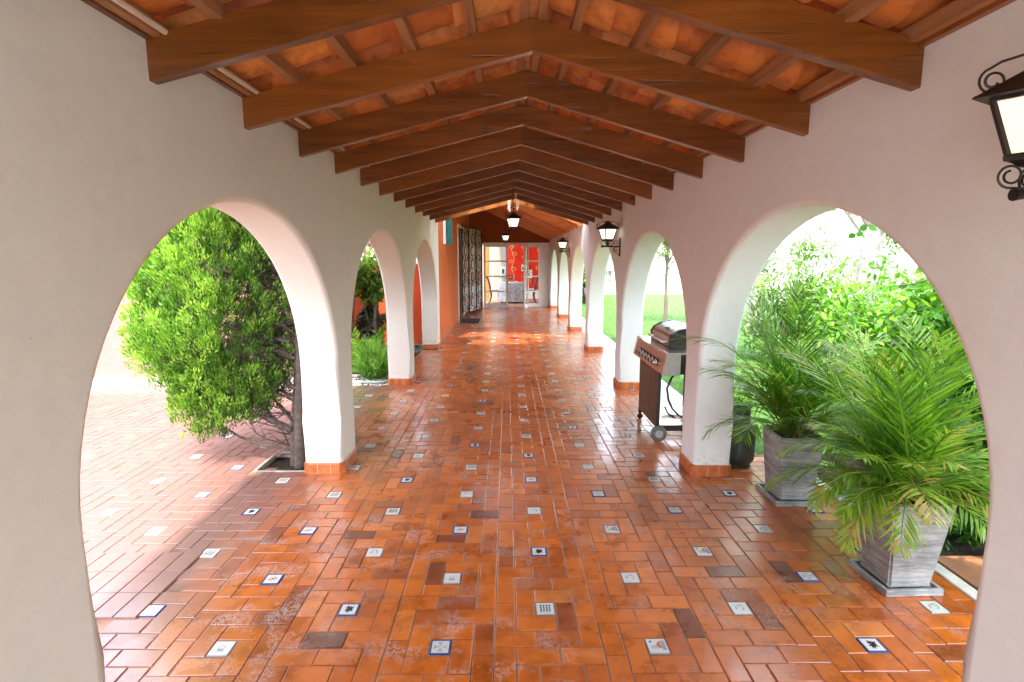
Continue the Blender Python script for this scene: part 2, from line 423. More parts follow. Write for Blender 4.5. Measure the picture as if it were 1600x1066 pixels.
tp = MB(); tp.box((-8,-9,-.04),(8,-.62,-.001)); tag(tp.build('bounce_terrace', M['concrete']), kind='structure')  # unseen pale paving added behind the viewer to bounce neutral light

# decorated inset tiles -------------------------------------------------
GM = ['glaze', 'blue', 'ink', 'greyg', 'redg', 'yelg']
def motif(kind):
    mb = MB(); a = .041
    mb.box((-a,-a,-.012), (a,a,.0012), 1 if kind in (0,2,5) else 3)
    b = a*(.86 if kind in (0,2,5) else .95)
    mb.box((-b,-b,0), (b,b,.0018), 0)
    z = .0023
    def poly(pts, mi): mb.add([(x*a, y*a, z) for x, y in pts], [tuple(range(len(pts)))], mi)
    def ring(cx, cy, r0, r1, a0, a1, mi, n=14):
        for i in range(n):
            t0 = a0+(a1-a0)*i/n; t1 = a0+(a1-a0)*(i+1)/n
            poly([(cx+r0*math.cos(t0), cy+r0*math.sin(t0)), (cx+r1*math.cos(t0), cy+r1*math.sin(t0)), (cx+r1*math.cos(t1), cy+r1*math.sin(t1)), (cx+r0*math.cos(t1), cy+r0*math.sin(t1))], mi)
    if kind == 0:    # grey flared cross
        for k in range(4):
            t = math.pi/2*k; c, s = math.cos(t), math.sin(t)
            poly([(c*x-s*y, s*x+c*y) for x, y in ((.08,.04),(.72,.34),(.66,0),(.72,-.34),(.08,-.04))], 3)
    elif kind == 1:  # black dots in a grid
        for i in range(4):
            for j in range(4):
                cx, cy = -.5+i*.33, -.5+j*.33
                poly([(cx+.12*math.cos(q*math.pi/4), cy+.12*math.sin(q*math.pi/4)) for q in range(8)], 2)
    elif kind == 2:  # dark leafy sprig
        for k in range(9):
            t = rad(-150+k*37); L = .55+.15*(k % 2)
            c, s = math.cos(t), math.sin(t)
            poly([(c*x-s*y, s*x+c*y+.05) for x, y in ((.02,0),(L*.5,.13),(L,0),(L*.5,-.13))], 2)
        poly([(-.06,-.6),(.08,-.6),(.05,.1),(-.04,.1)], 2)
    elif kind == 3:  # garland ring
        ring(0, 0, .36, .50, rad(-60), rad(200), 3)
        for k in range(7):
            t = rad(-50+k*40); poly([(.43*math.cos(t)+.11*math.cos(q*math.pi/3), .43*math.sin(t)+.09*math.sin(q*math.pi/3)) for q in range(6)], 2 if k % 3 == 0 else 3)
    elif kind == 4:  # bars
        for i in range(5): poly([(-.62+i*.28,-.6),(-.50+i*.28,-.6),(-.50+i*.28,.6),(-.62+i*.28,.6)], 2)
        poly([(-.66,-.06),(.66,-.06),(.66,.04),(-.66,.04)], 3)
    elif kind == 5:  # coloured blossom
        for k in range(6):
            t = rad(60*k+15); c, s = math.cos(t), math.sin(t)
            poly([(c*x-s*y, s*x+c*y) for x, y in ((.12,0),(.36,.17),(.62,0),(.36,-.17))], (4, 3, 5)[k % 3])
        poly([(.14*math.cos(q*math.pi/4), .14*math.sin(q*math.pi/4)) for q in range(8)], 1)
    elif kind == 6:  # small scene: bird shape beside stripes
        poly([(-.7,-.3),(-.4,-.5),(.05,-.45),(.2,-.1),(-.1,.1),(-.45,.05)], 3)
        poly([(-.1,.05),(.15,.55),(.4,.6),(.3,.1),(.45,-.35),(.15,-.4)], 4)
        for i in range(4): poly([(.45+i*.1,-.7),(.5+i*.1,-.7),(.5+i*.1,.7),(.45+i*.1,.7)], 1)
        poly([(-.7,.4),(-.5,.4),(-.5,.7),(-.7,.7)], 1)
    elif kind == 7:  # little arch and lettering-like marks
        ring(0, -.05, .30, .42, 0, math.pi, 3)
        for i in range(3): poly([(-.28+i*.22,-.45),(-.18+i*.22,-.45),(-.18+i*.22,-.1),(-.28+i*.22,-.1)], 2)
        poly([(-.5,-.6),(.5,-.6),(.5,-.52),(-.5,-.52)], 3)
    return mb
MOT = [motif(k) for k in range(8)]
proto_me = []
for k in range(8):
    o = MOT[k].build('inset_tile', [M[x] for x in GM]); proto_me.append(o.data); bpy.data.objects.remove(o)
fixed = {(-.28,2.07):0,(.17,2.33):1,(-.74,2.33):2,(-1.2,2.07):7,(.62,2.07):6,(1.07,2.33):3,(1.51,2.07):2,(1.96,2.33):3,
         (-.28,2.57):7,(.62,2.57):3,(-1.2,2.57):5,(.17,2.83):2,(-.74,2.83):3,(1.07,2.83):6,(1.51,2.57):0,(-.28,3.07):5,(.17,3.33):3,
         (.62,3.07):6,(-.74,3.33):4,(-1.2,3.07):5,(.17,3.83):5,(1.51,3.07):3,(1.96,2.83):2,(1.07,3.83):4,(.62,3.57):0}
vis = [p for p in inset_pos if p[1] > 1.2 and -2.9 < p[0] and abs(p[0])/max(p[1],.1) < 1.02]
vis.sort(key=lambda p: p[1])
rest = MB(); nvis = 0
for (x, y) in vis:
    key = min(fixed, key=lambda q: abs(q[0]-x)+abs(q[1]-y))
    k = fixed[key] if abs(key[0]-x)+abs(key[1]-y) < .06 else R.randrange(8)
    if nvis < 100:
        o = bpy.data.objects.new('inset_tile', proto_me[k]); col.objects.link(o); o.parent = floor
        o.location = (x+R.uniform(-.002,.002), y+R.uniform(-.002,.002), .0005); o.rotation_euler = (0, 0, rad(R.uniform(-1,1))+(math.pi/2*R.randrange(4) if k in (0,1) else 0))
        nvis += 1
    else:
        s = MOT[k]; o0 = len(rest.v); rest.v += [(vx+x, vy+y, vz) for vx, vy, vz in s.v]
        rest.f += [[i+o0 for i in ff] for ff in s.f]; rest.m += s.m; rest.r += s.r; rest.sm += s.sm
o = rest.build('inset_tile', [M[x] for x in GM], floor); o['kind'] = 'stuff'

# loose hatch slab of clay tiles in the left court
hb = MB()
for i in range(3):
    for j in range(6):
        hb.bbox((-2.30+j*.105+.002, 2.27+i*.185+.002, -.016), (-2.30+(j+1)*.105-.002, 2.27+(i+1)*.185-.002, .008), .003, 0, None, R.uniform(.5,.9))
hb.box((-2.302, 2.268, -.012), (-1.668, 2.827, .003), 1)
tag(hb.build('hatch_cover', [M['brick'], M['grout']]), 'clay tiled hatch cover standing slightly proud of the courtyard floor behind the left arch', 'hatch cover')

# ------------------------------------------------------------------ arcade walls
def arcade(name, x_in, x_out, y0, y1, ztop, arches, mat, label, spring, rise):
    root = empty(name, (x_in, y0, 0)); 
    pts = [(y0, 0)]
    for (a, b) in arches:
        c = (a+b)/2; hw = (b-a)/2
        pts.append((a, 0)); pts.append((a, spring*.5))
        nseg = 40
        for i in range(nseg+1):
            t = math.pi - math.pi*i/nseg
            pts.append((c+hw*math.cos(t), spring+rise*math.sin(t)))
        pts.append((b, spring*.5)); pts.append((b, 0))
    pts.append((y1, 0)); pts.append((y1, ztop)); pts.append((y0, ztop))
    bm = bmesh.new()
    vs = [bm.verts.new((x_in, y, z)) for y, z in pts]
    fc = bm.faces.new(vs)
    r = bmesh.ops.extrude_face_region(bm, geom=[fc])
    nv = [e for e in r['geom'] if isinstance(e, bmesh.types.BMVert)]
    for v in nv: v.co.x = x_out
    bm.edges.ensure_lookup_table()
    ed = [e for e in bm.edges if abs(e.verts[0].co.x-e.verts[1].co.x) < 1e-6 and not (max(v.co.z for v in e.verts) < 1e-5) and not (min(v.co.z for v in e.verts) > ztop-1e-4)
          and not (abs(e.verts[0].co.y-y0) < 1e-5 and abs(e.verts[1].co.y-y0) < 1e-5) and not (abs(e.verts[0].co.y-y1) < 1e-5 and abs(e.verts[1].co.y-y1) < 1e-5)]
    bmesh.ops.bevel(bm, geom=ed, offset=.034, segments=4, affect='EDGES', profile=.5)
    bmesh.ops.triangulate(bm, faces=[q for q in bm.faces if len(q.verts) > 4])
    bmesh.ops.recalc_face_normals(bm, faces=bm.faces[:])
    me = bpy.data.meshes.new('plastered_wall'); bm.to_mesh(me); bm.free()
    me.materials.append(mat)
    for p in me.polygons: p.use_smooth = True
    me.set_sharp_from_angle(angle=rad(50))
    o = bpy.data.objects.new('plastered_wall', me); col.objects.link(o); o.parent = root; o.location = (-x_in, -y0, 0)
    wn = o.modifiers.new('wn', 'WEIGHTED_NORMAL'); wn.keep_sharp = True; wn.weight = 100
    tag(root, label, 'wall')
    # skirting round each pier
    xa, xb = min(x_in, x_out), max(x_in, x_out)
    e = [y0] + [q for ab in arches for q in ab] + [y1]
    piers = [(e[i], e[i+1]) for i in range(0, len(e), 2)]
    for (pa, pb) in piers:
        mb = MB(); t = .014; hgt = .085; ch = .038
        ring_o = [(xa-t+ch,pa-t),(xb+t-ch,pa-t),(xb+t,pa-t+ch),(xb+t,pb+t-ch),(xb+t-ch,pb+t),(xa-t+ch,pb+t),(xa-t,pb+t-ch),(xa-t,pa-t+ch)]
        n = len(ring_o)
        cxm, cym = (xa+xb)/2, (pa+pb)/2
        def off(p, d): return (p[0]+(d if p[0] < cxm else -d), p[1]+(d if p[1] < cym else -d))
        vs = [(x, y, 0) for x, y in ring_o] + [(x, y, hgt-.008) for x, y in ring_o] + [(*off(p, .006), hgt) for p in ring_o] + [(*off(p, .03), hgt) for p in ring_o]
        fs = [(l*n+i, l*n+(i+1)%n, (l+1)*n+(i+1)%n, (l+1)*n+i) for l in range(3) for i in range(n)]
        mb.add(vs, fs)
        # pale joints
        for xx in (xa+.10, xb-.09):
            mb.box((xx-.0015, pa-t-.0008, 0), (xx+.0015, pb+t+.0008, hgt-.006), 1)
        yy = pa+.09
        while yy < pb-.02:
            mb.box((xa-t-.0008, yy-.0015, 0), (xb+t+.0008, yy+.0015, hgt-.006), 1); yy += .2
        s = mb.build('skirting', [M['skirt'], M['skirt_joint']], root); s.location = (-x_in, -y0, 0)
    return root
XL, XR = -1.235, 1.375
LA = [(1.53,3.95),(4.32,6.87),(7.20,9.68)]  # no arch behind the viewer: unseen wall kept solid to darken the near end
RA = [(1.49,3.88)] + [(4.19+2.76*k, 6.64+2.76*k) for k in range(5)]
arcade('left_arcade_wall', XL, XL-.285, -2.5, 9.98, 2.36, LA, M['wall_l'], 'warm off-white plastered wall with three arches along the left of the corridor', .80, 1.06)
arcade('right_arcade_wall', XR, XR+.275, -2.5, 18.3, 2.31, RA, M['wall_r'], 'long cool white plastered wall with row of arches on the right side towards garden', .82, 1.02)

# ------------------------------------------------------------------ gable roof
roof = empty('gallery_roof', (.115, 0, 2.5)); tag(roof, 'pitched roof of dark brown timber rafters and orange clay tiles over the corridor', 'roof')
def loc0(o, root): o.location = -Vector(root.location); return o
RX, RZ = .115, 2.53
zl0, zr0 = 2.197, 2.152; D = .138
for n in range(-6, 12):
    yl, yr = 2.072+.69*n, 1.975+.69*n; ym = (yl+yr)/2
    t = .05
    mb = MB()
    zj = R.uniform(-.006, .006); dj = D+R.uniform(-.006,.006)
    for (xw, yw, zw) in ((XL-.02, yl, zl0), (XR+.02, yr, zr0)):
        A = Vector((xw, yw, zw+zj)); B = Vector((RX, ym, RZ+zj))
        ch = .004
        quad = [A, B, B+Vector((0,0,dj)), A+Vector((0,0,dj))]
        # chamfered lower edges: body, then slim lower strip
        L = [A+Vector((0,0,ch)), B+Vector((0,0,ch)), B+Vector((0,0,dj)), A+Vector((0,0,dj))]
        mb.prism([q-Vector((0,t,0)) for q in L], (0,t,0))
        lo = [A-Vector((0,ch,0)), B-Vector((0,ch,0)), B-Vector((0,t-ch,0)), A-Vector((0,t-ch,0))]
        up = [A+Vector((0,0,ch)), B+Vector((0,0,ch)), B+Vector((0,-t,ch)), A+Vector((0,-t,ch))]
        mb.add(lo+up, [(0,1,2,3),(0,1,5,4),(2,3,7,6),(0,3,7,4),(1,2,6,5)])
    loc0(mb.build('rafter', M['rafter'], roof), roof)
sl = (RZ-zl0)/(RX-XL); sr = (RZ-zr0)/(XR-RX)
def ztop(x): # top of rafters
    return RZ+D+.004 - (sl*(RX-x) if x < RX else sr*(x-RX))
pur_l = [.075, -.16, -.435, -.71, -.985, XL+.03]; pur_r = [.155, .31, .585, .86, 1.13, XR-.03]
YA, YB = -2.3, 9.75
for xs in (pur_l + [XL-.45], pur_r + [XR+.4]):
    for i, x in enumerate(xs):
        w = .021 if i else .018; z0 = ztop(x)
        mb = MB(); y = YA
        mb.bbox((x-w, YA, z0-.0), (x+w, YB, z0+.052), .003)
        loc0(mb.build('purlin', M['purlin'], roof), roof)
# wall plate boards (dark) just under the tiles at the wall heads
for x, zz in ((XL+.012, 2.35), (XR-.012, 2.30)):
    mb = MB(); mb.box((x-.012, YA, zz-.012), (x+.012, YB, zz+.03)); loc0(mb.build('wall_plate', M['rafter'], roof), roof)
# clay pans and caps
tm = MB()
def arc_tile(p0, p1, y, hw0, hw1, sag, up, r, th_=.010, n=10):
    # p0 high end, p1 low end (x,z); half widths, sag; up=+1 cap, -1 pan
    rows = []
    for (x, z), hw, in ((p0, hw0), (p1, hw1)):
        for off in (0, th_):
            ring = []
            for k in range(n+1):
                a = math.pi*(k/n)
                yy = y + hw*math.cos(a); dz = up*(math.sin(a)*sag)
                ring.append((x, yy, z + dz + (off)))
            rows.append(ring)
    vs = [v for rg in rows for v in rg]; m = n+1
    fs = []
    for k in range(n):
        fs.append((k, k+1, 2*m+k+1, 2*m+k)); fs.append((m+k, m+k+1, 3*m+k+1, 3*m+k))
        fs.append((2*m+k, 2*m+k+1, 3*m+k+1, 3*m+k)); fs.append((k, k+1, m+k+1, m+k))
    tm.add(vs, fs, 0 if up < 0 else 1, r, True)
def zt(x): return ztop(x)+.052
for side, lim in ((-1, -1.85), (1, 1.8)):
    x = .09 if side < 0 else .14
    while (x > lim if side < 0 else x < lim):
        x2 = x + side*.275; x2b = x2 + side*.05
        for iy in range(int((YB-YA)/.345)+1):
            y = YA + .12 + iy*.345
            if y > YB-.1: break
            if 8.55 < y and -1.05+.55*(y-8.9) < (x+x2)/2 < .15+.5*(y-8.9): continue  # tiles left out, out of view, to shape a sun patch on the floor
            jy = R.uniform(-.008, .008)
            arc_tile((x, zt(x)+.104), (x2b, zt(x2b)+.078), y+jy, .100, .116, .085, -1, R.random())
            arc_tile((x, zt(x)+.118), (x2b, zt(x2b)+.095), y+.1725+jy, .10, .115, .06, 1, R.random())
        x = x2
# ridge caps
for iy in range(40):
    y = YA+iy*.3
    if y > YB: break
tmr = MB(); tmr.tube([(RX, YA, RZ+D+.12), (RX, 8.6, RZ+D+.12)], .12, 12, flat=.8); 
loc0(tm.build('tile_covering', [M['rooftile'], M['tile_gapshade']], roof, 60), roof)
loc0(tmr.build('ridge_capping', M['rooftile'], roof), roof)
# thin cream conduit pipe along the left eave
mb = MB(); mb.tube([(XL+.07, YA, ztop(XL+.07)+.006), (XL+.07, YB, ztop(XL+.07)+.006)], .011, 8)
tag(mb.build('conduit_pipe', M['pipe']), 'thin cream conduit pipe running under the tiles above the left wall', 'pipe')

# ------------------------------------------------------------------ far lean-to roof
shed = empty('lean_to_roof', (0, 10, 2.3)); tag(shed, 'steeper far roof of closely set orange timber rafters before the end wall', 'roof')
S0 = 2.165; SS = .44
def zs(x): return S0 + SS*(XR-x)
k = 0; y = 10.25
while y < 18.2:
    mb = MB(); a, b = (XR+.02), -1.27
    mb.prism([(a, y, zs(a)), (b, y, zs(b)), (b, y, zs(b)+.14), (a, y, zs(a)+.14)], (0, .07, 0))
    loc0(mb.build('rafter', M['shed'], shed), shed); y += .69
mb = MB(); a, b = XR+.5, -1.45
mb.prism([(a, 10.15, zs(a)+.16), (b, 10.15, zs(b)+.16), (b, 10.15, zs(b)+.20), (a, 10.15, zs(a)+.20)], (0, 8.4, 0))
loc0(mb.build('ceiling_board', M['shed'], shed), shed)

# ------------------------------------------------------------------ orange house wall on the left, far
def wall_with_holes(name, x0, x1, y0, y1, z1, holes, mat, parent=None, axis='Y'):
    # wall thickness x0..x1, spans y0..y1, holes = (ya,yb,za,zb)
    mb = MB(); ys = sorted({y0, y1, *[h[0] for h in holes], *[h[1] for h in holes]})
    for a, b in zip(ys[:-1], ys[1:]):
        hs = [h for h in holes if h[0] <= a+1e-6 and h[1] >= b-1e-6]
        segs = [(0, z1)]
        for h in hs:
            ns = []
            for (p, q) in segs:
                if h[2] > p: ns.append((p, min(q, h[2])))
                if h[3] < q: ns.append((max(p, h[3]), q))
            segs = ns
        for p, q in segs:
            if axis == 'Y': mb.box((x0, a, p), (x1, b, q))
            else: mb.box((a, x0, p), (b, x1, q))
    return mb.build(name, mat, parent)
house = empty('house_wall', (-1.25, 9.98, 0)); tag(house, 'bright orange painted house wall beyond the left arches', 'wall')
o = wall_with_holes('painted_wall', -1.50, -1.245, 9.985, 18.3, 3.6, [(13.9, 15.35, 0, 2.42), (10.9, 11.35, 1.9, 2.42)], M['orange'], house); loc0(o, house)
mb = MB()
for (a, b) in ((9.985, 13.86), (15.4, 18.28)): mb.bbox((-1.246, a, 0), (-1.231, b, .085), .004)
loc0(mb.build('skirting', M['skirt'], house), house)
mb = MB()
mb.box((-1.30, 13.86, 0), (-1.215, 13.93, 2.44)); mb.box((-1.30, 15.32, 0), (-1.215, 15.39, 2.44)); mb.box((-1.30, 13.93, 2.38), (-1.215, 15.32, 2.44))
loc0(mb.build('door_frame', M['whitepaint'], house), house)
mb = MB(); mb.box((-1.47, 13.9, 0), (-1.45, 15.35, 2.42)); loc0(mb.build('doorway_shade_sheet', M['black_dk'], house), house)  # near-black sheet standing in for the unlit room behind the opening
mb = MB(); mb.box((-1.49, 10.9, 1.9), (-1.47, 11.35, 2.42)); loc0(mb.build('window_pane', M['windowglass'], house), house)
mb = MB()
mb.bbox((-1.243, 11.36, 1.87), (-1.12, 11.40, 2.45), .004)
for i in range(9): mb.box((-1.233, 11.35, 1.90+i*.058), (-1.13, 11.357, 1.945+i*.058))
mb.box((-1.243, 10.86, 1.87), (-1.20, 10.90, 2.45), 1)
loc0(mb.build('shutter', [M['tealpaint'], M['whitepaint']], house), house)

# end wall with the doorway
endw = empty('end_wall', (0, 18.3, 0)); tag(endw, 'rust brown wall above the white framed doorway closing the corridor', 'wall')
o = wall_with_holes('painted_wall', 18.3, 18.5, -1.5, 1.7, 3.7, [(-.83, 1.10, 0, 2.06)], M['rust'], endw, 'X'); loc0(o, endw)
mb = MB()
mb.box((-.90, 18.24, 0), (-.83, 18.34, 2.10)); mb.box((1.10, 18.24, 0), (1.373, 18.34, 2.10)); mb.box((-.83, 18.24, 2.03), (1.10, 18.34, 2.10))
loc0(mb.build('door_frame', M['whitepaint'], endw), endw)

def glazed_door(x, y, rz, w, label, h=2.02):
    root = empty('glazed_door', (x, y, 0.01), rz); tag(root, label, 'door', 'white glazed doors at the corridor end')
    st = .068; mb = MB()
    mb.bbox((0, -.02, 0), (st, .02, h), .003); mb.bbox((w-st, -.02, 0), (w, .02, h), .003)
    rails = [0, .49, .98, 1.47, h-.07]
    for i, z in enumerate(rails):
        hh = .12 if i == 0 else (.07 if i == 4 else .045)
        mb.bbox((st, -.019, z), (w-st, .019, z+hh), .003)
    mb.build('door_frame', M['whitepaint'], root)
    g_ = MB()
    for i in range(4): g_.box((st, -.003, rails[i]+(.12 if i == 0 else .045)), (w-st, .003, rails[i+1]))
    g_.build('glass_pane', M['glass'], root)
    hd = MB(); hd.tube([(w-.03, -.02, 1.0), (w-.03, -.06, 1.0), (w-.10, -.06, 1.0)], .008, 6); hd.build('handle', M['steel'], root)
glazed_door(-.78, 18.12, rad(0), .80, 'wide white glazed door leaf left of the open doorway at the corridor end')
glazed_door(1.09, 18.20, rad(180+18), .50, 'white glazed door leaf folded back right against the white arcade wall')
glazed_door(.66, 17.98, rad(180+72), .42, 'narrow white glazed door leaf standing edge-on at right of the far doorway')

# folding iron grille
def grille(x, y, rz, w, label):
    root = empty('grille_panel', (x, y, .04), rz); tag(root, label, 'iron grille', 'wrought iron grille panels folded beside far door')
    h = 2.42; mb = MB()
    for a in (0, w): mb.tube([(a, 0, 0), (a, 0, h)], .014, 6)
    for z in (0, .04*h, h*.96, h): mb.tube([(0, 0, z), (w, 0, z)], .011, 6)
    mb.build('frame', M['iron'], root)
    pn = MB(); pn.box((.02,.012,.05),(w-.02,.018,h-.05)); pn.build('glass_pane', M['reflect_glass'], root)
    sc_ = MB(); rows = 6; ph = h*.9/rows
    for i in range(rows):
        zc = h*.05 + ph*(i+.5)
        sc_.tube([(w/2+.14*math.cos(t*math.pi/5), 0, zc+.13*math.sin(t*math.pi/5)) for t in range(11)], .010, 5)
        for sx in (-1, 1):
            for sz in (-1, 1):
                pts = []
                for t in range(12):
                    q = t/11; rr = .11*(1-.75*q); an = q*4.6
                    pts.append((w/2+sx*(w*.36-rr*math.cos(an)*.9), 0, zc+sz*(ph*.28+rr*math.sin(an))))
                sc_.tube(pts, .008, 5)
            sc_.tube([(w/2+sx*.07, 0, zc), (w/2+sx*w*.5, 0, zc)], .008, 5)
        sc_.tube([(w/2, 0, zc+.09), (w/2, 0, zc+ph-.09)], .009, 5)
    sc_.build('scrollwork', M['iron'], root)
    for i in range(rows):
        md = MB(); zc = h*.05 + ph*(i+.5); md.lathe([(.0,-.006),(.12,-.004),(.12,.004),(.0,.006)], (w/2, 0, zc), 14, axis='Y')
        md.build('medallion', M[('greyg','glaze','pink')[i%3]], root)
grille(-1.22, 15.0, rad(81), .76, 'leftmost dark iron scroll grille panel hinged beside the orange wall')
grille(-1.09, 15.78, rad(73), .57, 'middle dark iron scroll grille panel of the folded set')
grille(-.92, 16.34, rad(79.5), .70, 'rightmost dark iron scroll grille panel next to the white glazed door')

mb = MB(); mb.bbox((-1.19, 13.62, .002), (-.72, 14.55, .016), .004)
tag(mb.build('door_mat', M['mat']), 'flat black door mat on the bricks beside the orange wall', 'mat')

# room beyond the doorway
sh = MB(); sheet(sh, -5, 18.35, 5, 23, -.002); tag(sh.build('room_floor', M['slab']), kind='structure')
rc = MB(); rc.box((-.45, 18.5, 3.2),(3.2, 23, 3.3)); rc.box((3.0,18.5,0),(3.2,22,3.2)); tag(rc.build('added_ceiling', M['white']), kind='structure')  # unseen ceiling and side wall added to dim the scarlet room
rw = empty('mural_wall', (.9, 22, 0)); tag(rw, 'scarlet wall with painted ochre ornaments seen through the far doorway', 'wall')
mb = MB(); mb.box((-.05, 22, .34), (3.2, 22.2, 3.2)); loc0(mb.build('painted_wall', M['scarlet'], rw), rw)
mb = MB(); mb.box((-.05, 21.985, 0), (3.2, 22.2, .34)); loc0(mb.build('white_dado', M['whitepaint'], rw), rw)
mb = MB()
def curl(mb, cx, z, s, flipx=1, y=21.985):
    s *= .7
    pts = []
    for t in range(16):
        q = t/15; rr = s*(1-.8*q); an = q*6.5
        pts.append((cx+flipx*(rr*math.cos(an)), y, z+rr*math.sin(an)))
    mb.tube(pts, [.016*s/.15*(1-.5*i/15)+.005 for i in range(16)], 5)
for xx, z0, z1 in ((.22,.5,2.1),(.72,1.4,2.1),(1.3,.5,2.1)): mb.tube([(xx+.05*math.sin(z*9), 21.99, z) for z in [z0+(z1-z0)*i/20 for i in range(21)]], .012, 5)
for i, (x, z, s, fx) in enumerate([(.17,2.0,.13,1),(.30,1.75,.14,-1),(.14,1.45,.12,1),(.26,1.15,.15,-1),(.16,.85,.14,1),(.35,.62,.13,-1),(.60,2.0,.09,1),(.72,1.85,.14,-1),(.64,1.62,.12,1),(.8,1.5,.11,-1),(.62,.62,.13,1),(.85,.7,.12,-1),(1.25,1.9,.16,1),(1.4,1.6,.15,-1),(1.2,1.2,.15,1),(1.35,.9,.17,-1),(1.2,.65,.14,1)]): curl(mb, x, z, s, fx)
for i in range(5): mb.tube([(.55+.09*i, 21.99, .6), (.58+.085*i, 21.99, 1.0)], .006, 4)
loc0(mb.build('painted_ornament', M['gold'], rw), rw)
def picture(x, y, z, w, h, label, art, cname='picture', grp=None):
    root = empty(cname, (x, y, z)); tag(root, label, 'picture', grp)
    mb = MB(); mb.box((-w/2, 0, -h/2), (w/2, .02, h/2)); mb.build('frame', M['whitepaint'], root)
    mb = MB(); art(mb, w, h); mb.build('image', [M['cyp2'] if 'cyp2' in M else M['ink'], M['ink'], M['greyg']], root)
M['cyp2'] = simple('deep green paint', (.01, .16, .05), .5)
def trees_art(mb, w, h):
    for i in range(3):
        c = -w*.3+i*w*.3
        mb.add([(c-.045*w/.3, -.004, -h*.32), (c+.045*w/.3, -.004, -h*.32), (c+.02, -.004, h*.1), (c, -.004, h*.36), (c-.02, -.004, h*.1)], [(0,1,2,3,4)], 0)
def dots_art(mb, w, h):
    for (a, b, r_) in ((-.2,.3,.16),(.2,.2,.12),(-.1,-.05,.18),(.22,-.25,.15)):
        mb.add([(a*w+r_*w*math.cos(q*math.pi/4), -.004, b*h+r_*w*math.sin(q*math.pi/4)) for q in range(8)], [tuple(range(8))], 1)
def grey_art(mb, w, h):
    mb.box((-w*.38, -.006, -h*.38), (w*.38, -.002, h*.38), 2)
    mb.box((-w*.2, -.012, -h*.2), (w*.2, -.007, h*.25), 1)
picture(.69, 21.93, 1.22, .28, .25, 'small white picture of three green trees on the scarlet wall', trees_art)
picture(.87, 21.93, .98, .20, .32, 'small white picture with black blots low beside the tree picture', dots_art)
bw = empty('room_partition', (-1, 20.8, 0)); tag(bw, 'pale beige partition wall behind the glazed door', 'wall')
mb = MB(); mb.box((-.55, 20.8, 0), (-.05, 20.95, 2.9)); loc0(mb.build('painted_wall', M['beige'], bw), bw)
mb = MB(); mb.box((-2.4, 22.3, 0), (-.55, 22.5, 3.2)); loc0(mb.build('bright_wall', M['beige'], bw), bw)
mb = MB(); mb.box((-.82, 20.7, 1.55), (-.68, 20.9, 2.9), 0); mb.box((-.82, 20.7, 0), (-.68, 20.9, 1.55), 0); loc0(mb.build('orange_strip', M['orange'], bw), bw)
picture(-.17, 20.76, 1.10, .20, .36, 'grey framed picture hung on the beige partition', grey_art)

def dining_chair(x, y, rz, label):
    root = empty('dining_chair', (x, y, 0), rz); tag(root, label, 'chair', 'dark dining chairs at the draped table')
    mb = MB(); mb.bbox((-.22,-.21,.42), (.22,.21,.455), .01); mb.build('seat', M['darkwood'], root)
    mb = MB(); mb.bbox((-.20,-.19,.456), (.20,.19,.50), .015); mb.build('cushion', M['cushion'], root)
    for sx in (-1, 1):
        for sy in (-1, 1):
            mb = MB(); mb.tube([(sx*.19, sy*.18, .42), (sx*.17, sy*.18, .25), (sx*.20, sy*.19+.02*sy, .1), (sx*.26, sy*.21, 0)], [.034,.03,.028,.024], 6)
            mb.build('leg', M['darkwood'], root)
    mb = MB()
    for sy in (-1, 1): mb.tube([(-.20, sy*.18, .44), (-.23, sy*.19, .65), (-.29, sy*.19, .86), (-.36, sy*.19, .96)], [.032,.032,.03,.026], 6)
    for z, dx in ((.70,-.24),(.82,-.28),(.93,-.34)): mb.box((dx-.012,-.19,z-.03), (dx+.012,.19,z+.03))
    mb.build('backrest', M['darkwood'], root)
dining_chair(-.42, 20.0, 0, 'dark curved-leg chair left of the draped table behind the glass door')
dining_chair(.78, 20.1, math.pi, 'dark chair right of the draped table in front of scarlet wall')
dining_chair(.0, 20.9, -math.pi/2, 'dark chair behind the draped table facing the doorway')
tb = empty('dining_table', (.12, 20, 0)); tag(tb, 'round dining table mostly hidden under grey patterned cloth', 'table')
mb = MB(); mb.lathe([(.05,0),(.30,0),(.30,.04),(.06,.07),(.05,.70),(.42,.715),(.42,.735),(0,.735)], n=24); mb.build('tabletop', M['darkwood'], tb)
mb = MB(); nn = 48
prof = []
vs = []
for lv, (r_, z_) in enumerate(((0,.742),(.43,.742),(.445,.72),(.45,.5),(.46,.25),(.47,.06))):
    for k in range(nn):
        a = 2*math.pi*k/nn; w_ = 1+(.07*math.sin(a*9)*(lv/5) if lv > 1 else 0)
        vs.append((.12+r_*w_*math.cos(a), 20+r_*w_*math.sin(a), z_))
mb.add(vs, [(i*nn+k, i*nn+(k+1)%nn, (i+1)*nn+(k+1)%nn, (i+1)*nn+k) for i in range(5) for k in range(nn)], 0, None, True)
tag(mb.build('tablecloth', M['cloth'], None, 80), 'grey patterned cloth hanging to the floor over round dining table', 'tablecloth')

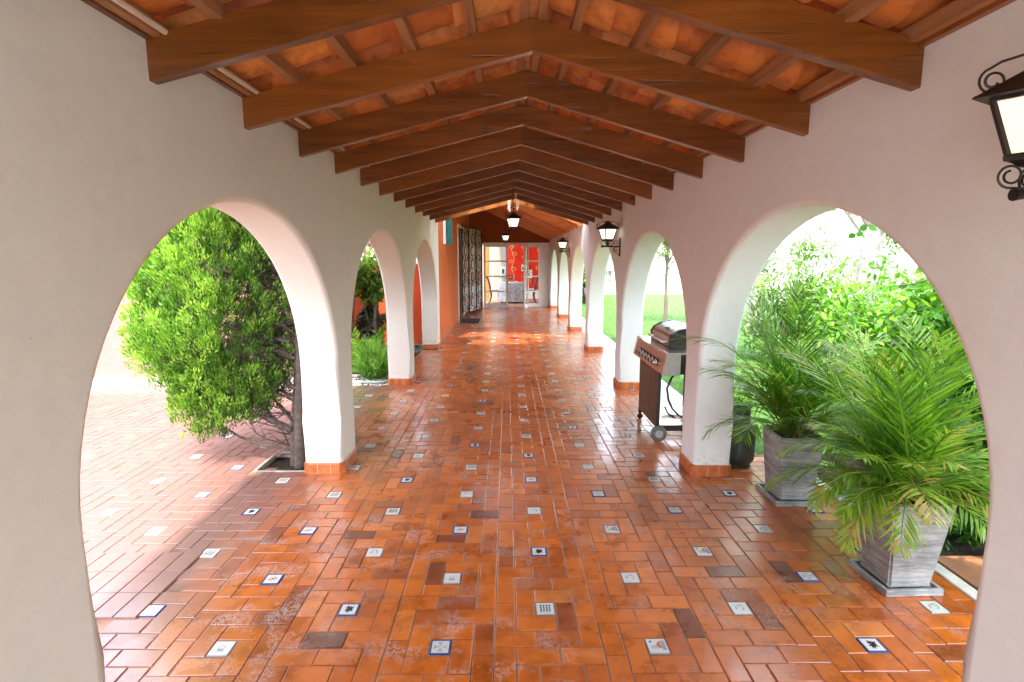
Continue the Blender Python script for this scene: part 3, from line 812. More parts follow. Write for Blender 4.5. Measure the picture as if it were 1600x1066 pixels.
# ------------------------------------------------------------------ lanterns
def spiral(mb, c, r0, turns, plane, flip=1, rad_=.0035, n=22, a0=0):
    pts = []
    for t in range(n):
        q = t/(n-1); rr = r0*(1-.78*q); an = a0+q*turns*2*math.pi
        u, w = rr*math.cos(an)*flip, rr*math.sin(an)
        pts.append((c[0]+u*plane[0], c[1]+u*plane[1], c[2]+w))
    mb.tube(pts, rad_, 6); return pts
def lantern_head(root, s=1.0, rot=0, glow='glow'):
    # origin: base of glass body; builds up z
    C = (0, 0); hb, ht, hh = .062*s, .100*s, .155*s
    c4 = [(math.cos(rot+math.pi/4+k*math.pi/2), math.sin(rot+math.pi/4+k*math.pi/2)) for k in range(4)]
    q2 = math.sqrt(2)
    mb = MB()
    mb.frustum((0,0), -.012*s, 0, hb*1.12, hb*1.15, rot=rot)
    mb.frustum((0,0), -.028*s, -.012*s, hb*.7, hb*1.0, rot=rot)
    bot = [Vector((hb*q2*c, hb*q2*s_, 0)) for c, s_ in c4]; top = [Vector((ht*q2*c, ht*q2*s_, hh)) for c, s_ in c4]
    for a, b in zip(bot, top): mb.tube([a, b], .0085*s, 4)
    for ring in (bot, top):
        for i in range(4): mb.tube([ring[i], ring[(i+1)%4]], .0085*s, 4)
    mb.build('frame', M['iron'], root)
    mb = MB()
    for i in range(4):
        a, b, c, d = bot[i]*.96, bot[(i+1)%4]*.96, top[(i+1)%4]*.96, top[i]*.96
        mb.add([a, b, c, d], [(0,1,2,3)])
    mb.build('glass_pane', M[glow], root)
    mb = MB()
    mb.frustum((0,0), hh+.004*s, hh+.012*s, ht*1.36, ht*1.30, rot=rot)
    mb.frustum((0,0), hh+.012*s, hh+.085*s, ht*1.28, ht*.36, rot=rot)
    mb.frustum((0,0), hh+.085*s, hh+.10*s, ht*.36, ht*.40, rot=rot)
    mb.frustum((0,0), hh+.10*s, hh+.125*s, ht*.36, ht*.05, rot=rot)
    mb.build('lantern_roof', M['ironroof'], root)
    mb = MB()
    for k in range(4):
        an = rot+math.pi/4+k*math.pi/2; d = (math.cos(an), math.sin(an))
        # ribbon from finial out over the roof, curling above the corner
        R0 = ht*1.45
        base = Vector((d[0]*R0, d[1]*R0, hh+.048*s))
        pts = [(d[0]*ht*.3, d[1]*ht*.3, hh+.118*s), (d[0]*ht*.8, d[1]*ht*.8, hh+.112*s), (d[0]*ht*1.3, d[1]*ht*1.3, hh+.098*s)]
        for t in range(30):
            q = t/29; rr = .036*s*(1-.66*q); a = math.pi*.42 - q*1.65*2*math.pi
            u = rr*math.cos(a); w = rr*math.sin(a)
            pts.append((base[0]+d[0]*u, base[1]+d[1]*u, base[2]+w))
        mb.tube(pts, .0036*s, 6)
        # lower scroll supporting the body
        pts = [(d[0]*.008*s, d[1]*.008*s, -.095*s), (d[0]*.03*s, d[1]*.03*s, -.088*s)]
        base = Vector((d[0]*.075*s, d[1]*.075*s, -.052*s))
        for t in range(28):
            q = t/27; rr = .034*s*(1-.6*q); a = -math.pi*.55+q*1.5*2*math.pi
            u = rr*math.cos(a); w = rr*math.sin(a)
            pts.append((base[0]+d[0]*u, base[1]+d[1]*u, base[2]+w))
        mb.tube(pts, .0034*s, 6)
    mb.build('scrollwork', M['iron'], root)
def wall_lantern(y, label, s=1.0, xc=1.215, rot=0, xt=1.14, glow='glow'):
    root = empty('wall_lantern', (xc, y, 1.74+.105*s)); tag(root, label, 'lantern', 'iron wall lanterns on the right arcade wall')
    lantern_head(root, s, rot, glow)
    mb = MB(); z = -.105*s
    mb.tube([(0,0,-.03*s), (0,0,z)], .008, 8)
    mb.lathe([(.0,-.012),(.014,-.01),(.016,0),(.014,.01),(0,.012)], (0,0,z+.03), 10)
    L0 = xt-xc; L1 = XR-xc
    pts = [(L0, 0, z), (L0+.02, 0, z), (L0+.04, 0, z), (L1-.01, 0, z)]
    mb.tube(pts, [.015, .011, .008, .008], 8)
    mb.bbox((L1-.014, -.018, z-.12), (L1-.002, .018, z+.105), .003)
    spiral(mb, (L1-.055, 0, z-.045), .035, 1.3, (1,0), 1, .0035, a0=1.2)
    spiral(mb, (L1-.055, 0, z+.045), .035, 1.3, (1,0), 1, .0035, a0=-1.2)
    mb.tube([(L1-.012,0,z-.11), (L1-.05,0,z-.075), (L1-.10,0,z-.008)], .0035, 6)
    mb.build('bracket', M['iron'], root)
wall_lantern(1.25, 'large lit iron lantern on the right wall at the top right, nearest the viewer', .80, 1.186, rad(30), 1.125)
wall_lantern(6.79, 'lit black iron lantern on bracket between second and third right arches', .80, rot=rad(20), glow='glow_hot')
wall_lantern(12.3, 'small distant lit lantern on the right wall near the far doors', .80, rot=rad(10), glow='glow_hot')
def hang_lantern(x, y, ztop_, zb, s, label, zt_chain):
    root = empty('hanging_lantern', (x, y, zb)); tag(root, label, 'lantern', 'hanging lanterns under the ridge')
    lantern_head(root, s, rad(12), 'glow_hot')
    mb = MB(); mb.tube([(0,0,.27*s), (0,0,zt_chain-zb)], .004, 6)
    zz = .29*s
    while zz < zt_chain-zb-.02:
        mb.lathe([(.004,-.012),(.010,0),(.004,.012)], (0,0,zz), 6); zz += .03
    mb.build('chain', M['iron'], root)
hang_lantern(.078, 7.5, 0, 2.01, .72, 'lit iron lantern hanging from the ridge on long rod in mid corridor', 2.66)
hang_lantern(-.05, 14.6, 0, 2.06, .78, 'small far lit lantern hanging in front of the rust wall', 2.9)
# wind chime behind the first hanging lantern
wc = empty('wind_chime', (.10, 9.3, 2.45)); tag(wc, 'pale tubular wind chime hanging at the ridge behind the hanging lantern', 'wind chime')
for k in range(8):
    mb = MB(); a = 2*math.pi*k/8; mb.tube([(.085*math.cos(a), .085*math.sin(a), -.04-.03*(k%3)), (.085*math.cos(a), .085*math.sin(a), .16)], .007, 6)
    mb.build('tube', M['chime'], wc)
mb = MB(); mb.lathe([(0,.16),(.095,.162),(.095,.172),(0,.174)], n=20); mb.tube([(0,0,.17),(0,0,.22)], .003, 5); mb.build('ring', M['chime'], wc)

# ------------------------------------------------------------------ barbecue
bq = empty('gas_barbecue', (1.55, 5.0, 0)); tag(bq, 'steel gas barbecue on a wheeled cart standing in the second right arch', 'barbecue')
def bx(name, a, b, mat, bev=.004, parent=bq):
    mb = MB(); mb.bbox(a, b, bev); o = mb.build(name, mat, parent)
    if parent is bq: loc0(o, bq)
    return o
F0, F1 = 4.50, 5.55
# control panel, sloped, faces the corridor
mb = MB(); mb.prism([(1.29,F0,.635),(1.44,F0,.635),(1.44,F0,.80),(1.325,F0,.80)], (0,F1-F0,0)); loc0(mb.build('control_panel', M['copperish'], bq), bq)
for y_ in (F0-.012, F1):
    mb = MB(); mb.prism([(1.286,y_,.63),(1.44,y_,.63),(1.44,y_,.805),(1.32,y_,.805)], (0,.012,0)); loc0(mb.build('panel_end_cap', M['steel'], bq), bq)
for i in range(6):
    y_ = 4.72+i*.115
    mb = MB(); mb.lathe([(0,.0),(.030,.0),(.030,-.010),(.022,-.014),(.020,-.038),(0,-.040)], (1.302, y_, .70), 16, axis='X')
    mb.box((1.258, y_-.005, .684), (1.266, y_+.005, .716), 1); mb.lathe([(0,.004),(.038,.004),(.038,-.003),(0,-.003)], (1.302, y_, .70), 16, 1, axis='X'); loc0(mb.build('knob', [M['steel'], M['black']], bq), bq)
# body shell and side wings
bx('firebox', (1.40, 4.66, .60), (1.80, 5.36, .80), M['steel_dk'])
bx('side_shelf', (1.32, F0, .802), (1.80, 4.69, .818), M['steel']); bx('side_shelf', (1.32, 5.33, .802), (1.80, F1, .818), M['steel'])
bx('front_ledge', (1.31, 4.69, .802), (1.41, 5.33, .815), M['steel'])
# shelf aprons
bx('apron', (1.44, F0, .74), (1.80, F0+.012, .80), M['steel_dk']); bx('apron', (1.79, F0, .70), (1.80, F1, .80), M['steel_dk'])
# lid: profile in XZ extruded in Y
prof = [(1.415,.82),(1.405,.90),(1.43,.945),(1.50,.985),(1.60,1.003),(1.70,.985),(1.77,.93),(1.79,.82)]
mb = MB(); mb.prism([(x,4.74,z) for x, z in prof], (0,.56,0)); lid = loc0(mb.build('lid', M['steel'], bq), bq)
for p in lid.data.polygons: p.use_smooth = len(p.vertices) == 4
lid.data.set_sharp_from_angle(angle=rad(40))
for y_ in (4.70, 5.302):
    mb = MB(); mb.prism([(1.60+(x-1.60)*1.03,y_,.82+(z-.82)*1.03) for x, z in prof], (0,.038,0)); o = mb.build('lid_end', M['steel_dk'], lid)
mb = MB(); mb.tube([(1.405,4.80,.87),(1.36,4.80,.87),(1.36,5.24,.87),(1.405,5.24,.87)], .010, 8); mb.build('lid_handle', M['steel'], lid)
mb = MB(); mb.lathe([(0,0),(.030,0),(.030,.006),(.022,.008),(0,.008)], (1.47, 5.0, .968), 16); g_ = mb.build('thermometer', M['black'], lid)
# cart
bx('front_door', (1.315, 4.72, .11), (1.335, 5.34, .62), M['panel'], .003)
bx('front_door_edge', (1.315, 4.70, .10), (1.345, 4.718, .62), M['steel_dk'], .002)
for y_ in (4.70, 5.34):
    bx('leg', (1.755, y_, .06), (1.785, y_+.025, .62), M['black'], .003)
bx('leg', (1.315, 5.345, .06), (1.345, 5.37, .62), M['black'], .003)
# bottom shelf with a round hole for the bottle
mb = MB(); hc = (1.55, 4.92); n_ = 28
outer = []; inner = []
for k in range(n_):
    a = 2*math.pi*k/n_; inner.append((hc[0]+.13*math.cos(a), hc[1]+.13*math.sin(a)))
    c_, s_ = math.cos(a), math.sin(a)
    tmin = 9
    for (w_, d_) in ((1.78-hc[0], c_), (hc[0]-1.33, -c_), (5.34-hc[1], s_), (hc[1]-4.70, -s_)):
        if d_ > 1e-6: tmin = min(tmin, w_/d_)
    outer.append((hc[0]+tmin*c_, hc[1]+tmin*s_))
vs = [(x,y,.135) for x,y in inner]+[(x,y,.135) for x,y in outer]
mb.add(vs, [(k,(k+1)%n_,n_+(k+1)%n_,n_+k) for k in range(n_)])
vs = [(x,y,.10) for x,y in inner]+[(x,y,.135) for x,y in inner]; mb.add(vs, [(k,(k+1)%n_,n_+(k+1)%n_,n_+k) for k in range(n_)])
loc0(mb.build('bottom_shelf', M['steel'], bq), bq)
bx('shelf_edge', (1.32, 4.69, .085), (1.785, 4.705, .137), M['black'], .002)
for (x_, y_) in ((1.33, 4.665), (1.77, 4.665)):
    mb = MB(); mb.lathe([(0,-.018),(.062,-.018),(.070,-.010),(.070,.010),(.062,.018),(0,.018)], (x_, y_, .072), 24, 0, axis='Y')
    mb.lathe([(0,-.021),(.035,-.021),(.035,.021),(0,.021)], (x_, y_, .072), 16, 1, axis='Y')
    loc0(mb.build('wheel', [M['rubber'], M['greyg']], bq), bq)
for (x_, y_) in ((1.33, 5.358), (1.77, 5.358)):
    mb = MB(); mb.lathe([(0,-.012),(.026,-.012),(.026,.012),(0,.012)], (x_, y_, .028), 14, axis='Y'); mb.tube([(x_,y_,.03),(x_,y_,.08)], .010, 6); loc0(mb.build('caster', M['black'], bq), bq)
mb = MB(); mb.tube([(1.50,4.76,.62),(1.44,4.72,.56),(1.40,4.71,.47),(1.42,4.72,.36),(1.47,4.76,.27),(1.55,4.82,.19),(1.66,4.86,.14)], .010, 8)
mb.tube([(1.39,4.72,.30),(1.42,4.73,.24),(1.50,4.78,.18)], .008, 8)
loc0(mb.build('gas_hose', M['gasket'], bq), bq)

# gas bottle
gt = empty('gas_bottle', (1.81, 4.12, 0)); tag(gt, 'dark green steel gas bottle standing behind the first right pillar', 'gas bottle')
mb = MB(); mb.lathe([(0,.02),(.085,.02),(.10,.035),(.112,.06),(.115,.10),(.115,.25),(.110,.29),(.09,.325),(.06,.345),(.035,.352),(0,.354)], n=32)
mb.build('body', M['tank'], gt)
mb = MB(); mb.lathe([(.075,0),(.085,0),(.088,.035),(.075,.04)], n=24); mb.build('foot_ring', M['tank'], gt)
mb = MB(); vs = []; nn = 40
for k in range(nn):
    a = 2*math.pi*k/nn
    for (r_, z_) in ((.062,.33),(.062,.46),(.068,.46),(.068,.33)): vs.append((r_*math.cos(a), r_*math.sin(a), z_))
fs = []
for k in range(nn):
    if k in (24,25,26,9,10,11): 
        pass
    q = (k+1)%nn
    for j in range(4): fs.append((k*4+j, q*4+j, q*4+(j+1)%4, k*4+(j+1)%4))
mb.add(vs, fs, 0, None, True); mb.build('collar', M['tank'], gt, 50)
for a in (rad(235), rad(60)):
    mb = MB(); mb.bbox((.060,-.02,.375), (.072,.02,.425), .004, 0, Matrix.Rotation(a, 4, 'Z'))
    mb.build('collar_shade_patch', M['black_dk'], gt)  # solid dark plates painting the shade inside the collar cut-outs
mb = MB(); mb.lathe([(0,.35),(.02,.35),(.018,.40),(.028,.41),(.028,.43),(0,.435)], n=12); mb.build('valve', M['steel'], gt)

# ------------------------------------------------------------------ foliage helpers
class LV:
    def __init__(s): s.v = []; s.f = []; s.r = []
    def leaf(s, p, d, up, L, w, r, bend=0.0, seg=2):
        d = d.normalized(); side = d.cross(up)
        if side.length < 1e-5: side = d.orthogonal()
        side.normalize(); nrm = side.cross(d)
        o = len(s.v)
        if seg == 1:
            s.v += [p, p+d*L*.45+side*w, p+d*L, p+d*L*.45-side*w]; s.f.append((o,o+1,o+2,o+3)); s.r.append(r); return
        m1 = p+d*L*.35-nrm*bend*L*.2; m2 = p+d*L*.70-nrm*bend*L*.55; e = p+d*L-nrm*bend*L
        s.v += [p, m1+side*w, m1-side*w, m2+side*w*.8, m2-side*w*.8, e]
        s.f += [(o,o+1,o+2),(o+1,o+3,o+4,o+2),(o+3,o+5,o+4)]; s.r += [r]*3
    def build(s, name, mat, parent=None):
        me = bpy.data.meshes.new(name); me.from_pydata([tuple(v) for v in s.v], [], s.f); me.materials.append(mat)
        a = me.attributes.new('rnd', 'FLOAT', 'FACE'); a.data.foreach_set('value', s.r); me.update()
        o = bpy.data.objects.new(name, me); col.objects.link(o)
        if parent: o.parent = parent
        return o
def rv(rg, a=1.0):
    while True:
        v = Vector((rg.uniform(-1,1), rg.uniform(-1,1), rg.uniform(-1,1)))
        if .05 < v.length < 1: return v.normalized()*a
UP = Vector((0,0,1))
def clampr(x): return max(0., min(1., x))

def broad_shrub(name, c, rx, ry, rz, n, L, mat, label, cat='shrub', seed=1, base=(.2,.9), group=None, stems=True, shell=.35, wl=.36, density_noise=True, sun=Vector((-.3,-.5,.8))):
    rg = random.Random(seed); root = empty(name, (c[0], c[1], 0)); tag(root, label, cat, group)
    lv = LV(); C = Vector((0,0,c[2]))
    # clumps
    cl = []
    for i in range(max(10, n//70)):
        d = rv(rg); rr = rg.uniform(1-shell-.25, 1.0)
        cl.append((Vector((d.x*rx*rr, d.y*ry*rr, d.z*rz*rr))+C, rg.uniform(.14,.30)*max(rx,rz), rg.uniform(-.18,.18)))
    for i in range(n):
        cc, cr, cb = cl[rg.randrange(len(cl))]
        d = rv(rg, cr*rg.uniform(.3,1)); p = cc+d
        if p.z < .02: continue
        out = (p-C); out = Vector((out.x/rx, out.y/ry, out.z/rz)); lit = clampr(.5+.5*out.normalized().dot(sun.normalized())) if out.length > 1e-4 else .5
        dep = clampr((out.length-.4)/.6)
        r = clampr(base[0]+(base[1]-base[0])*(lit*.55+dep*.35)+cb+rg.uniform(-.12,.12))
        ld = (d.normalized()*.6+rv(rg)*.8+Vector((0,0,.1)))
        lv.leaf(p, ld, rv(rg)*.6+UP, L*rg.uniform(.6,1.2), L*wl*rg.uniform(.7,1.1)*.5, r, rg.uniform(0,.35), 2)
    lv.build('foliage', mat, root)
    if stems:
        mb = MB()
        for i in range(7):
            a = rg.uniform(0, 6.28); q = rg.uniform(.3,.8)
            mb.tube([(rg.uniform(-.05,.05), rg.uniform(-.05,.05), 0), (math.cos(a)*rx*q*.4, math.sin(a)*ry*q*.4, c[2]*.6), (math.cos(a)*rx*q, math.sin(a)*ry*q, c[2]+rz*.5*rg.random())], [.02,.014,.004], 6)
        mb.build('stem', M['trunk'], root)
    return root

def tree(name, x, y, h, cr, cz, n, L, leaf, bark, label, seed, lean=(0,0), tr=.12, group=None, base=(.1,.95)):
    rg = random.Random(seed); root = empty(name, (x, y, 0)); tag(root, label, 'tree', group)
    mb = MB(); top = Vector((lean[0], lean[1], h*.62))
    mid = Vector((lean[0]*.4+rg.uniform(-.05,.05), lean[1]*.4, h*.3))
    mb.tube([(0,0,-.05), (lean[0]*.1, lean[1]*.1, h*.08), mid, top], [tr*1.25, tr, tr*.8, tr*.5], 10)
    tips = []
    for i in range(9):
        a = i*2.4+rg.uniform(-.3,.3); s0 = mid.lerp(top, rg.uniform(.1,1)); q = rg.uniform(.5,1)
        e = Vector((math.cos(a)*cr*q, math.sin(a)*cr*q, cz-s0.z+rg.uniform(-.3,.8)*cr*.6))
        m1 = s0+e*.45+Vector((0,0,.12)); e1 = s0+e
        mb.tube([s0, m1, e1], [tr*.42, tr*.25, tr*.06], 7); tips += [e1, m1]
        for j in range(3):
            e2 = m1+Vector((rg.uniform(-1,1),rg.uniform(-1,1),rg.uniform(-.2,1)))*cr*.4
            mb.tube([m1, (m1+e2)/2+rv(rg,.04), e2], [tr*.16, tr*.1, tr*.03], 5); tips.append(e2)
    mb.build('trunk', bark, root)
    lv = LV()
    C = Vector((lean[0], lean[1], cz))
    cl = [(t, rg.uniform(.16,.34)*cr, rg.uniform(-.2,.2)) for t in tips] + [(C+Vector((d.x*cr, d.y*cr, d.z*cr*.75))*rg.uniform(.4,1), rg.uniform(.14,.30)*cr, rg.uniform(-.2,.2)) for d in [rv(rg) for _ in range(26)]]
    for i in range(n):
        cc, c_r, cb = cl[rg.randrange(len(cl))]
        d = rv(rg, c_r*rg.uniform(.2,1)); p = cc+d
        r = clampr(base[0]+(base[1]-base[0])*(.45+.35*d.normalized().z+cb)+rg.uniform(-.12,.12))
        lv.leaf(p, rv(rg)+Vector((0,0,-.2)), rv(rg)+UP, L*rg.uniform(.6,1.2), L*.2, r, .2, 1)
    lv.build('crown', leaf, root)
    return root

# ------------------------------------------------------------------ cypress bush in the left court
rg = random.Random(11)
cb = empty('cypress_bush', (-1.66, 4.18, 0)); tag(cb, 'tall bright green cypress bush with bare branches growing from a square planting hole', 'bush')
lv = LV(); BC = Vector((-2.25, 4.45, 1.17)); BR = Vector((.61, .55, 1.12))
def bshape(d):  # radius factor with lumps
    return 1 + .09*math.sin(d.x*7+d.z*5)+.07*math.sin(d.z*11+d.y*4+1)
def spray(p, dirn, H_, nl, tone, lw):
    ox = dirn.orthogonal().normalized(); oy = dirn.cross(ox)
    for j in range(nl):
        q = j/nl; a = j*2.4
        off = dirn*H_*q + (ox*math.cos(a)+oy*math.sin(a))*.034*(1-.6*q)*rg.uniform(.3,1)
        lv.leaf(p-Vector(cb.location)+off, dirn*.8+off.normalized()*.5+rv(rg,.35), rv(rg), rg.uniform(.022,.048), lw*rg.uniform(.6,1.2), clampr(tone+rg.uniform(-.15,.15)+q*.14), 0, 1)
cents = []
for i in range(1100):
    d = rv(rg); k = rg.uniform(.80, 1.04)
    c0 = BC + Vector((d.x*BR.x, d.y*BR.y, d.z*BR.z))*k*bshape(d)
    if any((c0-q).length < .072 for q, _ in cents): continue
    cents.append((c0, d))
for c0, d in cents:
    bare = (c0.x+1.98) + (.8-c0.z)*.62
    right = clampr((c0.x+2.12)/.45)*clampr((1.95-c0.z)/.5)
    if c0.z < .12 + .34*clampr((c0.x+2.40)/.5): continue
    if bare > .42 and rg.random() < .85: continue
    if rg.random() < right*.80: continue
    ct = rg.uniform(.42,.90) - .25*right*rg.random() + .06*d.z - .10*d.x; big = rg.uniform(.75,1.3)  # top and sunward left clumps toned brighter, light put into leaf colour
    out = Vector((d.x, d.y, 0)); axis = (out*.30+Vector((0,0,1))+rv(rg,.15)).normalized()
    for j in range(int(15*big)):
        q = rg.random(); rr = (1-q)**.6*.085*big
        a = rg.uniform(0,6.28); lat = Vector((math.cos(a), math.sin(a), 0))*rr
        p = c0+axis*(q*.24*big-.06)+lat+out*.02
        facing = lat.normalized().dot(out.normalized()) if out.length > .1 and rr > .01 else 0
        spray(p, (axis*.9+lat.normalized()*.35).normalized() if rr > .001 else axis, rg.uniform(.05,.10), 15, ct+.16*q+.12*facing-.10, .0062)  # clump shading in the tone: tips and outer sprays brighter, inner darker
for i in range(2000):     # dead grey inner twigs and sprays
    d = rv(rg); k = rg.uniform(.45,.84)
    p = BC + Vector((d.x*BR.x, d.y*BR.y, d.z*BR.z))*k
    bare = (p.x+1.98) + (.8-p.z)*.62
    if p.z < .35 or (bare > .42 and rg.random() < .8): continue
    spray(p, (Vector((d.x,d.y,.5))+rv(rg,.6)).normalized(), rg.uniform(.06,.13), 11, rg.uniform(-.05,.26), .004)
lv.build('foliage', M['cyp'], cb)
mb = MB(); mb2 = MB()
def L_(p): return Vector(p)-Vector(cb.location)
mb.tube([L_((-1.64,4.16,-.03)), L_((-1.63,4.16,.3)), L_((-1.60,4.18,.8)), L_((-1.61,4.22,1.3)), L_((-1.72,4.3,1.8))], [.045,.036,.030,.022,.010], 10)
mb.tube([L_((-1.70,4.20,-.03)), L_((-1.69,4.22,.3)), L_((-1.66,4.28,.8)), L_((-1.80,4.35,1.3)), L_((-2.0,4.4,1.8))], [.032,.026,.022,.014,.006], 8)
mb.build('trunk', M['bushwood'], cb)
for i in range(46):
    z0 = rg.uniform(.05, 1.5); s0 = L_((-1.64-rg.random()*.06, 4.17+rg.random()*.1, z0))
    az = rg.uniform(rad(120), rad(235)); Lb = rg.uniform(.35,1.0)
    e = s0+Vector((math.cos(az)*Lb, math.sin(az)*Lb*.6+.10, rg.uniform(.05,.55)*Lb if z0 > .3 else rg.uniform(.15,.7)*Lb))
    pts = [s0]
    for q in (.3,.55,.8,1): pts.append(s0.lerp(e, q)+rv(rg,.035)-Vector((0,0,.10*math.sin(q*3.1)*Lb*.7)))
    r0 = rg.uniform(.006,.015); mb2.tube(pts, [r0, r0*.8, r0*.6, r0*.4, r0*.15], 6)
    for j in range(6):
        b = pts[rg.randrange(1,5)]; e2 = b+Vector((-rg.uniform(.02,.25), rg.uniform(-.15,.15), rg.uniform(-.08,.16)))
        mb2.tube([b, (b+e2)/2+rv(rg,.02), e2], [r0*.4, r0*.28, r0*.1], 5)
mb2.build('branch', M['bushwood'], cb)
mb = MB()
for (a, b) in (((-1.93,3.99,-.04),(-1.50,4.01,.004)), ((-1.93,4.40,-.04),(-1.50,4.42,.004)), ((-1.93,4.01,-.04),(-1.91,4.40,.004))): mb.box(a, b)
tag(mb.build('planting_hole_edge', M['kerb']), kind='structure')

# ------------------------------------------------------------------ potted palms
def frond(lv, dead, base, az, el, L, droop, rg, nl=24, ll=.24, tone=.6, mbst=None, wid=.006):
    d = Vector((math.cos(az)*math.cos(el), math.sin(az)*math.cos(el), math.sin(el)))
    p = Vector(base); pts = [p.copy()]; n = 14; st = L/n
    for i in range(n):
        d = (d + rv(rg, .035) + Vector((0,0,-droop*(.25+i/n)/n*2.0))).normalized(); p = p+d*st; pts.append(p.copy())
    if mbst: mbst.tube(pts, [.0065*(1-.85*i/n) for i in range(n+1)], 5, r=rg.uniform(.5,.9))
    for k in range(nl):
        q = .22+.78*k/(nl-1); fi = q*n; i = min(n-1, int(fi)); b = pts[i].lerp(pts[i+1], fi-i)
        tdir = (pts[i+1]-pts[i]).normalized(); side = tdir.cross(UP)
        side = side.normalized() if side.length > 1e-3 else Vector((1,0,0)); nr = side.cross(tdir)
        prof = math.sin(math.pi*min(1, .16+.80*q))**.6
        for sg in (-1, 1):
            ang = rad(50-22*q+rg.uniform(-7,7))
            ld = tdir*math.cos(ang)+side*sg*math.sin(ang)+nr*rg.uniform(.05,.32)
            lv.leaf(b, ld, nr+rv(rg,.15), ll*prof*rg.uniform(.82,1.1), wid*rg.uniform(.8,1.2), clampr(tone+rg.uniform(-.22,.22)+(.1 if q > .8 else 0)), rg.uniform(.15,.55), 2)
def potted_palm(name, x, y, rz, half_b, half_t, hp, sau, label, fronds, seed):
    rg = random.Random(seed); root = empty(name, (x, y, 0), rz); tag(root, label, 'potted palm', 'palms in square grey pots')
    bm = MB()
    t = .02
    A = [(-1,-1),(1,-1),(1,1),(-1,1)]
    lv_ = [(half_b,.028),(half_b+.001,.034),(half_t-.004,hp-.008),(half_t,hp),(half_t-t,hp),(half_t-t-.004,hp-.03)]
    vs = [(a*h, b*h, z) for (h, z) in lv_ for a, b in A]
    fs = [(3,2,1,0)] + [(l*4+i, l*4+(i+1)%4, (l+1)*4+(i+1)%4, (l+1)*4+i) for l in range(len(lv_)-1) for i in range(4)]
    bmm = bmesh.new(); V = [bmm.verts.new(v) for v in vs]
    for q in fs: bmm.faces.new([V[i] for i in q])
    bmesh.ops.recalc_face_normals(bmm, faces=bmm.faces[:])
    ed = [e for e in bmm.edges if e.calc_length() > .2 and abs(e.verts[0].co.z-e.verts[1].co.z) > .2]
    bmesh.ops.bevel(bmm, geom=ed, offset=.010, segments=3, affect='EDGES')
    me = bpy.data.meshes.new('pot'); bmm.to_mesh(me); bmm.free(); me.materials.append(M['pot'])
    o = bpy.data.objects.new('pot', me); col.objects.link(o); o.parent = root
    mb = MB(); s = sau
    mb.bbox((-s,-s,.0), (s,s,.014), .005); 
    for (a, b) in (((-s,-s,.012),(s,-s+.018,.034)),((-s,s-.018,.012),(s,s,.034)),((-s,-s+.018,.012),(-s+.018,s-.018,.034)),((s-.018,-s+.018,.012),(s,s-.018,.034))): mb.bbox(a, b, .005)
    mb.build('saucer', M['pot'], root)
    mb = MB(); h = half_t-t-.003; mb.add([(-h,-h,hp-.03),(h,-h,hp-.03),(h,h,hp-.03),(-h,h,hp-.03)], [(0,1,2,3)]); mb.build('soil', M['soil'], root)
    lv = LV(); st = MB(); dl = LV(); bases = []
    rot = Matrix.Rotation(-rz, 3, 'Z')
    for fr in fronds:
        az, el, L, dr = fr[:4]; tone = fr[4] if len(fr) > 4 else rg.uniform(.35,.85)
        b = (rg.uniform(-.06,.06), rg.uniform(-.06,.06), hp-.03)
        frond(lv, None, b, rad(az)-rz, rad(el), L, dr, rg, 26, .17+.07*(L>.7), tone, st, .0050)
    for i in range(14):
        a = rg.uniform(0,6.28); p = [(rg.uniform(-.05,.05), rg.uniform(-.05,.05), hp-.04)]
        d = Vector((math.cos(a)*.35, math.sin(a)*.35, .9)); Lc = rg.uniform(.10,.26)
        st.tube([p[0], Vector(p[0])+d*Lc*.5, Vector(p[0])+d*Lc], [.011,.009,.005], 6, r=.3)
    for i in range(120):
        a = rg.uniform(0,6.28); b = Vector((rg.uniform(-.09,.09), rg.uniform(-.09,.09), hp+rg.uniform(-.02,.12)))
        d = Vector((math.cos(a)*.7, math.sin(a)*.7, rg.uniform(-.5,.9)))
        dl.leaf(b, d, UP+rv(rg,.3), rg.uniform(.08,.2), .004, rg.random(), rg.uniform(.2,.9), 2)
    st.build('stem', M['palm'], root); lv.build('frond', M['palm'], root); dl.build('dry_fibre', M['deadpalm'], root)
rg2 = random.Random(5)
fr2 = []
for i in range(34):
    az = i*137.5 % 360; el = rg2.choice([34, 44, 54, 64, 76])+rg2.uniform(-6,6); fr2.append((az, el, rg2.uniform(.45,.70), rg2.uniform(.7,1.35), rg2.uniform(.3,.9)))
for i in range(15): fr2.append((i*67 % 360, rg2.uniform(58,82), rg2.uniform(.78,1.0), rg2.uniform(.4,.95)))
fr2 += [(215, 40, .60, 1.7, .8), (195, 42, .62, 1.5, .7), (232, 44, .55, 1.8, .85), (170, 50, .7, 1.1, .7), (325, 44, .62, 1.6, .75), (5, 44, .66, 1.4, .8), (205, 44, .52, 1.5, .75), (185, 48, .60, 1.3, .8), (330, 46, .58, 1.5, .7), (345, 52, .66, 1.3, .8), (15, 50, .6, 1.2, .6), (300, 62, .5, 1.5, .8)]
potted_palm('potted_palm', 1.94, 2.545, rad(2), .105, .155, .465, .142, 'bushy green palm in the nearer weathered grey tapered pot on the brick edge', fr2, 21)
fr1 = []
for i in range(38):
    az = i*137.5 % 360; el = rg2.choice([34, 46, 58, 68, 78])+rg2.uniform(-6,6); fr1.append((az, el, rg2.uniform(.50,.80), rg2.uniform(.6,1.2), rg2.uniform(.25,.85)))
fr1 += [(196, 64, 1.12, 1.15, .2), (205, 52, .62, 1.1, .35), (175, 74, .98, .6, .5), (190, 84, 1.0, .35, .6), (230, 78, .98, .45, .35), (150, 76, .92, .5, .4), (350, 66, .85, .8, .55), (20, 60, .9, .8, .6), (100, 74, 1.0, .4, .5)]
